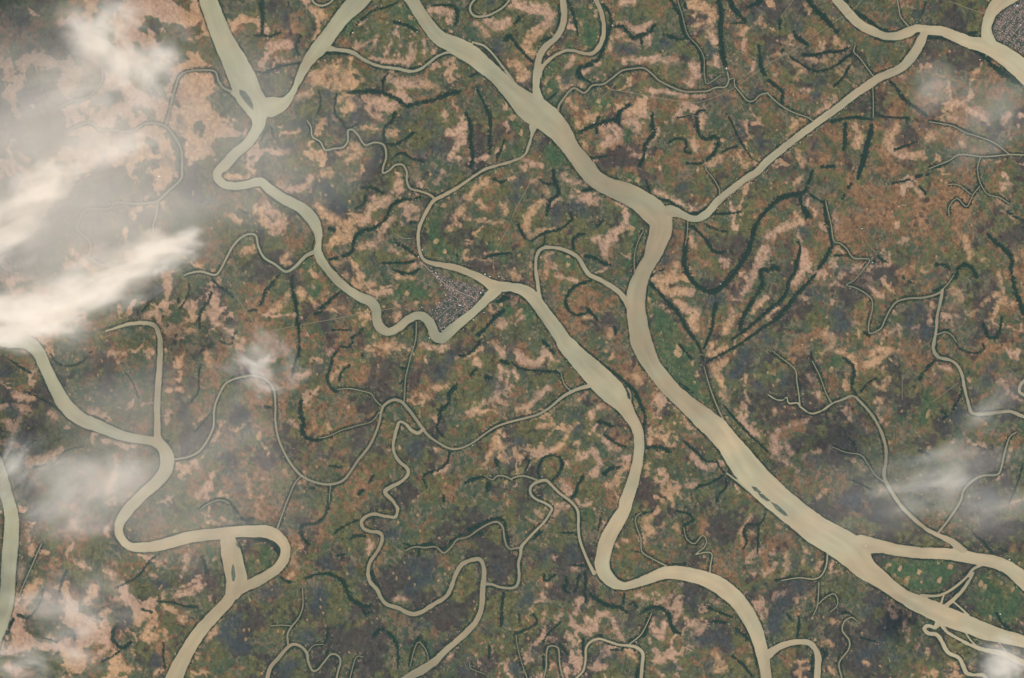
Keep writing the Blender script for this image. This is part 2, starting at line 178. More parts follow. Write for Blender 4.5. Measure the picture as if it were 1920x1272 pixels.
BELTS = """
a2 45,-10,30 45,80,28 50,150,25 45,230,22 40,270,20 -10,265,18
a2 45,265,15 100,275,14 180,245,15
a2 330,260,15 300,350,18 320,415,14
a2 330,475,18 240,485,16 160,505,18 80,545,18 0,540,14
a2 1330,45,10 1400,42,12 1475,50,20 1505,100,28 1490,190,18
a2 1030,165,16 1120,190,22 1200,235,18
a2 690,690,20 820,685,28 930,690,28 1040,735,30 1130,790,30 1220,770,25 1330,745,28 1440,700,35 1520,690,30
a2 950,690,12 950,600,16 990,540,10
a2 600,700,12 590,780,14 590,850,12 650,920,25 680,960,15 780,920,14
a2 1035,840,35 1020,900,30 960,950,22 950,1060,20
a2 980,1080,22 1040,1080,25 1110,1040,20 1180,990,20
a2 1020,1180,10 1090,1140,20 1150,1180,16 1250,1210,15
a2 1560,840,20 1600,930,28 1600,1060,32 1620,1180,24 1600,1250,18
a2 1640,650,15 1700,770,20 1745,880,25 1745,1000,25 1740,1150,20
a2 1860,1040,18 1810,1150,15 1790,1210,10
a2 1650,550,14 1590,575,12
a2 1855,300,30 1895,265,30 a3 0,290,20 40,340,20 100,410,15 150,460,18
a2 540,402,24 620,396,26 685,402,22
a2 470,680,10 480,760,12 460,850,10
a2 700,260,8 740,200,10 800,140,12 870,85,12 960,60,10 1050,25,10
a2 1740,460,22 1790,472,18
a2 430,470,12 480,430,14 540,400,12
a2 700,370,16 780,410,14
a2 130,1020,10 100,950,8 20,1070,10
a3 408,-10,16 450,90,22 480,190,16 492,270,8
a3 640,10,14 700,60,20 740,130,20 725,230,28 700,310,28 670,390,30 640,450,28 560,490,30 500,510,30 500,560,30 550,600,22 590,620,15
a3 760,205,20 820,200,25 870,250,28 910,285,28 960,260,22 1020,250,25 1060,190,25
a3 960,280,16 970,340,12
a3 1130,260,20 1200,280,22 1260,300,15 1300,270,20
a3 1540,-10,36 1560,100,38 1555,200,38 1560,300,35 1570,420,40 1590,490,35
a3 1620,-10,28 1650,60,38 1700,120,30 1740,170,20 1680,175,12 1600,180,8
a3 1760,60,22 1820,30,32 1860,0,28
a3 1840,340,15 1850,430,20 1860,510,25 1890,570,20
a3 495,1000,20 560,960,25 640,930,28 720,900,30 790,895,30 800,840,25 880,780,22
a3 635,1000,16 632,930,20 652,870,14
a3 800,940,20 800,870,20
a3 1050,850,14 1045,930,25 1060,1000,25 1010,1050,25 990,1110,25 980,1180,22 950,1240,25
a3 1440,825,16 1380,840,18 1385,930,20 1400,1010,25 1450,1040,25 1520,1020,25 1540,1080,30 1500,1150,25 1450,1200,15
a3 1170,1070,16 1210,1040,15 1270,1035,15 1300,1070,18 1290,1130,18 1340,1150,12
a3 1600,850,12 1640,920,14 1680,1010,10 1740,1110,10 1790,1190,12
a3 1560,1140,10 1620,1110,12 1680,1095,10
a3 352,40,14 352,180,18
a3 220,310,20 290,285,26
a3 555,1190,14 650,1175,16 720,1165,12
a3 1300,1220,16 1400,1225,18 1430,1205,12
a3 1180,-10,18 1225,70,20 1255,120,20 1265,190,18 1300,270,20 1360,330,18 1410,420,18 1418,540,14
a3 1290,30,24 1300,80,20
a3 1200,885,6 1300,870,10 1370,855,10
a3 60,130,20 20,180,14
a3 330,700,6 250,760,8
a4 300,-10,28 350,70,38 420,130,46 470,190,38 520,250,24
a4 190,240,26 230,290,34 290,330,28
a4 90,150,18 90,220,18
a4 100,390,16 115,370,16
a4 260,410,20 340,415,22 430,390,18 540,385,15 600,360,20
a4 160,420,10 240,475,12 340,530,14 430,525,12 510,490,14 560,450,18 620,410,15
a4 610,490,14 550,590,15 490,650,15
a4 0,600,18 70,650,22 105,690,30 105,770,25
a4 390,930,14 470,910,22 560,890,20 640,880,22 720,885,28 770,895,18
a4 830,870,10 960,880,12 1050,890,18
a4 575,920,26 575,1030,30 570,1120,24
a4 775,930,20 765,1010,35 740,1090,40 715,1190,42 690,1272,30 b4 685,20,24 670,70,22
a4 900,600,14 950,650,18 1010,740,25 1090,800,30 1180,860,20
a4 1200,905,14 1380,935,14 1480,980,16 1620,1030,14
a4 650,85,18 720,130,25 790,190,25 860,225,22 930,245,12
a4 1190,285,12 1300,290,14 1370,310,10
a4 1400,325,12 1500,360,14 1580,400,28 1640,460,28 1720,530,40 1820,590,40 1900,640,30
a4 760,265,10 850,305,10 950,315,10
a4 1500,255,24 1560,245,24
a4 940,1120,14 1010,1095,14 1100,1060,10
a4 390,1250,20 500,1240,18
a4 1200,1250,12 1300,1240,12 1400,1170,12
a4 600,20,14 560,0,14
a4 660,690,10 590,740,10
a4 1150,100,8 1180,20,8
b1 1330,950,12 1330,990,12
b1 1570,800,10 1640,870,18 1700,910,25 1740,950,20
b1 1580,910,20 1550,980,20 1500,1050,18 1480,1130,20 1490,1180,12
b1 1060,1050,10 1130,970,10 1200,920,10
b1 1760,1200,14 1730,1260,14
b1 1850,1050,14 1908,1040,18
b1 1780,290,12 1850,330,12
b1 1340,1040,10 1400,930,10 1410,840,8
b2 790,130,15 860,130,18 920,155,18 950,175,12
b2 820,190,20 800,250,16 740,290,14
b2 1240,200,14 1160,215,16 1080,225,20 1010,265,22 985,330,22 960,370,20 880,430,20 800,450,20 740,500,22 725,560,20 710,610,20 620,650,18 540,665,15
b2 1040,540,14 1110,570,18 1160,610,18 1200,640,12
b2 930,690,12 1050,690,18 1130,690,20 1180,680,14
b2 1020,740,10 1090,765,18 1160,770,18 1220,730,14
b2 180,770,14 120,850,20 70,910,25 50,980,20 20,1010,14
b2 270,780,18 270,880,20 290,960,25 305,1040,26 310,1140,22 320,1200,18 320,1272,16 c2 320,90,20 290,160,20 265,270,16
b2 480,1030,22 520,1000,20 560,960,20 640,900,14
b2 440,1070,20 490,1060,16
b2 570,1190,12 700,1190,14
b2 710,1250,16 760,1220,16 800,1180,14
b2 1150,390,24 1190,390,20
b2 1700,660,12 1780,630,18 1900,620,18
b2 1770,65,14 1830,90,14 1880,60,12
b2 1500,620,20 1505,660,18
b2 540,430,22 590,450,18
b2 1650,1230,30 1700,1190,20 1780,1100,24 1850,1040,30
b2 1800,980,30 1850,950,30 1890,960,26
b3 310,-10,18 320,80,22 350,150,25 340,190,20 290,220,22 270,270,20 260,340,15
b3 200,70,12 250,100,16 310,100,16
b3 520,150,22 570,145,22 620,130,25
b3 45,400,22 70,460,22 100,510,12 150,525,10 200,490,14 260,460,22 330,450,18 400,410,18 450,360,16 430,320,12
b3 240,470,14 240,550,14 190,590,14
b3 460,590,20 455,520,24 490,480,22 550,475,14
b3 640,410,18 690,370,12
b3 540,635,14 620,660,22 680,690,25 740,710,18
b3 590,820,18 500,850,20 450,880,20 420,920,20 400,980,22 420,1040,20 480,1080,18 560,1060,15
b3 555,1030,24 600,1070,20 635,1120,16
b3 770,1170,20 770,1220,18
b3 1060,210,20 1150,225,25 1200,250,14 1290,310,10
b3 1300,325,10 1400,310,14 1480,260,14
b3 1480,325,14 1560,325,16 1640,320,14 1700,310,12
b3 1430,400,8 1500,430,14 1550,450,12 1610,455,10
b3 1340,410,20 1390,460,20 1450,520,25 1480,570,25 1510,610,22 1590,610,18
b3 1300,400,10 1300,500,22 1290,600,34 1285,700,36 1310,770,34 1360,840,32 1430,890,35 1500,910,38 1560,870,38 1620,810,40 1680,730,42 1740,640,40 1780,550,38 1810,440,35 1840,370,30 b4 0,290,25 60,230,35 130,195,40 220,180,35 280,150,28 300,100,20 320,40,22 340,0,14
b3 1030,840,22 1080,890,20 1160,980,22 1230,1050,28 1280,1130,28 1330,1220,25 c3 1380,10,14 1400,60,16 1430,150,14
b3 1130,740,10 1070,760,12 1035,800,14
b3 1520,1000,34 1505,1080,22 1495,1170,20 1460,1260,20 c3 1430,60,16
b3 1900,740,30 1855,745,30 1865,850,32 1820,930,25 1770,1010,25 1720,1100,28 1700,1190,26
b3 1640,1260,16 1740,1190,20 1850,1100,25 b4 0,1050,25 30,1020,30 100,960,28 150,890,22 150,840,22 205,750,22 215,680,20 240,600,20 225,530,14
c3 1450,160,10 1520,120,14 1640,60,16 1720,10,16 b4 -60,1190,20 60,1110,25 130,1040,34 180,970,34 250,890,30 310,830,28 360,770,18
b3 1000,80,14 1020,130,14 1030,190,10
b4 240,200,18 250,260,34 290,320,44 310,350,38
b4 320,185,12 400,235,14 430,240,22 425,320,18 450,420,28 475,520,25 475,570,22 440,640,28 400,700,25 375,730,25
b4 0,750,34 50,720,42 80,745,28
b4 620,95,20 600,135,20
b4 570,180,18 556,215,14
b4 820,640,24 850,670,20 900,680,15
b4 780,660,22 800,690,14
b4 1250,705,18 1320,705,20 1370,760,18 1380,810,18
b4 1400,810,18 1420,730,22 1470,700,25 1520,730,22 1560,800,25
b4 1300,860,18 1230,910,14
b4 1640,480,22 1700,540,28 1780,600,28 1820,670,28 1810,740,22 1830,830,30 1850,920,30 1890,1010,30 1900,1080,22
b4 1280,1210,18 1340,1190,14
b4 1600,1140,26 1620,1180,25 1640,1240,22 1700,1240,26 1730,1180,20 1745,1090,14
b4 1000,790,12 1030,820,12 1090,840,10
b4 930,95,12 1060,70,14
b4 1130,120,10 1180,180,14
b4 1100,50,16 1200,30,16
b4 1780,310,14 1900,380,18
b4 720,1210,22 760,1235,16
b4 500,635,10 560,632,14 620,645,10
c1 1490,190,10 1480,280,10 1475,380,12 1420,460,12
c1 1640,0,8 1700,25,10 1730,15,16
c1 380,100,14 420,160,16 490,190,18 560,180,18 620,150,12 680,80,12
c1 930,230,8 990,310,8 1030,420,8
c1 1235,740,18 1260,750,18
c1 1570,540,10 1520,600,10 1450,680,10
c1 60,130,10 160,200,18 230,240,14
c1 150,690,8 160,760,8 130,820,8 80,830,8
c1 180,870,8 200,790,8 270,740,8 320,740,8
c1 250,940,12 400,910,10 470,830,8 540,800,8 620,790,8
c1 540,610,10 470,545,10 350,455,8 200,380,8
c1 1480,1260,14 1560,1200,14 1640,1175,14 1700,1195,16 1760,1260,16 d1 1790,70,16 1835,95,20 1885,80,16
c2 720,0,14 700,45,14 620,40,10
c2 600,80,16 570,130,20 555,200,18 530,260,18 545,330,20 600,380,26
c2 700,180,18 640,230,14 620,300,8
c2 790,100,18 795,125,14
c2 340,440,30 330,530,33 355,600,30 345,680,30 370,720,24 440,740,28 500,725,16
c2 70,490,22 110,500,16
c2 640,940,22 540,930,14
c2 840,1060,14 880,1000,16
c2 760,1140,28 800,1110,24
c2 390,1100,12 440,1100,14
c2 540,1080,12 545,1160,16 530,1260,18 d2 500,80,22 440,120,20 350,135,22 330,180,28 370,250,26 400,280,18
c2 1490,340,36 1440,400,33 1440,460,24 1380,510,24 1370,580,20 1350,650,16 1400,720,12
c2 1440,815,12 1430,900,14 1360,960,14 1270,990,18 1250,1040,16 1280,1100,14
c2 1560,1060,14 1620,1030,24 1700,1010,20
c2 1790,885,28 1800,930,24
c2 1740,1060,32 1720,1120,28
c2 1510,110,12 1580,100,18 1640,50,20 1670,0,18
c2 1320,10,18 1400,15,18
c2 1640,200,26 1600,260,20
c2 1820,150,24 1890,170,26
c2 1710,270,24 1750,275,24
c2 1090,300,18 1075,320,14
c2 1060,190,20 1110,210,18
c2 1400,1150,18 1400,1195,20
c3 0,160,14 60,205,16 150,220,18 250,225,22 340,235,20 370,260,12
c3 230,0,20 280,50,24 310,90,18
c3 500,30,10 560,80,10 640,150,12 740,220,14 830,290,16 890,350,26 930,400,30 960,470,28 990,550,22 988,640,16 992,740,10
c3 1000,800,18 1060,790,26 1130,800,24 1180,830,18
c3 690,700,12 730,730,16 790,770,20 850,790,14
c3 640,600,20 690,610,28 760,640,20
c3 200,1020,14 200,940,16 240,870,20 300,850,14 350,860,18 375,920,22 350,990,22 300,1040,18
c3 535,1010,20 490,1080,22 480,1130,20 440,1170,18
c3 680,1000,22 720,960,26 800,940,18
c3 1270,740,10 1320,780,20 1390,840,16 1450,900,12 1520,900,12 1580,980,14
c3 1580,1000,10 1480,1060,14 1400,1080,10 1360,1110,8
c3 1590,1020,14 1600,1080,14 1540,1150,14 1530,1200,10
c3 1240,20,12 1290,80,14 1340,130,14
c3 1280,520,10 1350,600,12 1420,690,8
c3 1580,480,10 1680,600,14 1770,700,14 1850,770,14 1908,830,12
c3 1250,310,8 1350,390,10
c3 100,960,12 130,900,10 100,860,8
c4 320,80,16 340,200,10
c4 560,120,18 630,180,22 640,260,18 620,340,14 660,400,14
c4 690,380,10 750,310,12 810,280,10
c4 1240,150,22 1170,220,20 1130,290,18
c4 1450,370,14 1420,440,18 1380,510,18
c4 1290,520,14 1330,550,18 1300,585,14
c4 600,720,10 660,800,12 640,830,10
c4 1130,820,18 1200,850,16 1225,910,14
c4 1200,1100,10 1310,1105,12
c4 1900,920,8 1860,1060,12 1800,1200,10
c4 600,1030,8 700,1070,10 770,1110,10
c4 1400,20,14 1450,70,14 1530,90,12 1610,70,12 1600,20,10
c4 1560,780,8 1620,810,8
d1 1500,360,14 1530,430,22 1545,490,20
d1 870,870,20 845,930,25 840,980,25 870,1020,30 920,1050,30 980,1000,18
d1 760,1150,14 840,1110,14 900,1070,16
d1 1220,1010,10 1220,1120,12 1230,1200,14
d1 1170,700,12 1280,710,12 1400,740,14 1480,740,12
d1 1190,340,8 1110,410,14 1040,500,16 950,560,14 860,600,12
d1 130,790,22 200,830,20 270,760,16 310,680,14 320,610,12
d1 500,470,12 460,560,14 440,640,12
d1 1060,760,14 1140,780,16
d1 310,970,14 440,1010,12
d1 100,830,20 60,930,16
d2 0,240,10 70,245,14 130,280,24 170,340,18 182,390,14
d2 180,520,18 260,560,14
d2 370,530,14 460,500,16 540,495,18 620,530,25 670,590,28 690,660,28 750,710,30 820,740,28 870,720,14
d2 800,760,22 822,800,24 860,775,16
d2 700,240,12 740,210,18 820,215,10
d2 580,200,8 640,150,12 760,95,10
d2 600,360,14 660,350,16
d2 1100,270,10 1150,285,10 1220,285,22 1300,275,28 1360,305,12 1420,300,18 1470,240,20 1540,205,18
d2 1580,170,25 1680,130,28 1780,85,24 1845,100,22 1865,180,18 1885,260,18
d2 1610,205,26 1680,190,26
d2 1215,305,18 1215,360,20
d2 880,960,28 930,910,20 980,930,24 1030,980,22 1055,1050,22 1060,1140,16 1055,1200,14
d2 1150,1180,14 1155,1100,18 1190,1010,18 1215,970,22 1260,1020,16 1290,1110,14
d2 540,900,12 520,1000,10 430,1030,10
d2 1850,640,18 1835,730,16 1830,850,28 1820,885,20
d2 865,470,18 890,560,22 925,600,16
d2 1740,1030,12 1740,1130,12
d2 540,1060,14 520,1110,12
d3 240,500,12 250,550,14 330,500,14
d3 405,520,14 410,570,22 385,600,20 420,635,20 480,620,14 490,550,14 500,500,14
d3 545,480,24 550,560,22 545,640,20 555,720,14
d3 450,430,14 560,440,14
d3 580,640,18 640,690,25 720,730,30 800,745,30 860,785,18
d3 840,640,18 830,720,14
d3 880,720,14 910,710,14 930,750,12
d3 950,800,10 1030,750,22 1110,750,28 1160,790,25 1180,850,25 1210,920,28 1260,940,20
d3 1040,790,18 1010,870,20 990,950,25 920,970,18 870,1000,14
d3 1220,30,14 1320,50,16 1350,100,16 1290,130,14 1280,200,16
d3 1900,0,14 1870,100,14 1830,130,12 1750,130,14 1730,190,14 1750,260,14 1720,310,10
d3 1840,140,12 1830,340,12
d3 980,45,12 1060,25,10
d3 220,180,20 150,240,18
d3 670,40,12 640,180,14
d3 1490,850,14 1600,860,18
d3 1660,900,18 1750,970,24 1800,1050,18 1830,1180,18
d3 1640,1110,18 1720,1170,16 1790,1260,16
d3 1440,730,12 1540,780,12 1640,820,10
d3 1160,428,10 1300,418,10
d3 890,320,8 960,340,12
d3 20,950,26 60,930,16 150,890,10 190,850,10 160,800,10
d3 230,1000,20 300,910,12 360,860,8
d3 530,980,22 530,1100,20
d3 630,950,16 670,955,16
d3 240,1200,20 235,1100,14
d3 940,1180,22 930,1272,22
d3 350,1010,16 420,1100,14
d3 740,1060,12 820,1060,14
d3 350,190,12 460,190,10
d3 50,800,18 60,850,14
d4 50,545,14 200,525,12
d4 220,960,26 230,880,20 230,810,14
d4 150,800,14 180,850,12
d4 400,1060,24 440,1100,24 400,1130,20
d4 550,790,14 610,790,14 660,840,12
d4 690,970,12 800,1000,12
d4 1530,200,10 1600,250,14 1660,320,14 1690,350,14
d4 1720,310,12 1780,330,14
d4 1700,790,14 1760,880,18 1820,920,14
d4 330,1110,16 325,1230,18
d4 930,640,14 990,720,18
"""
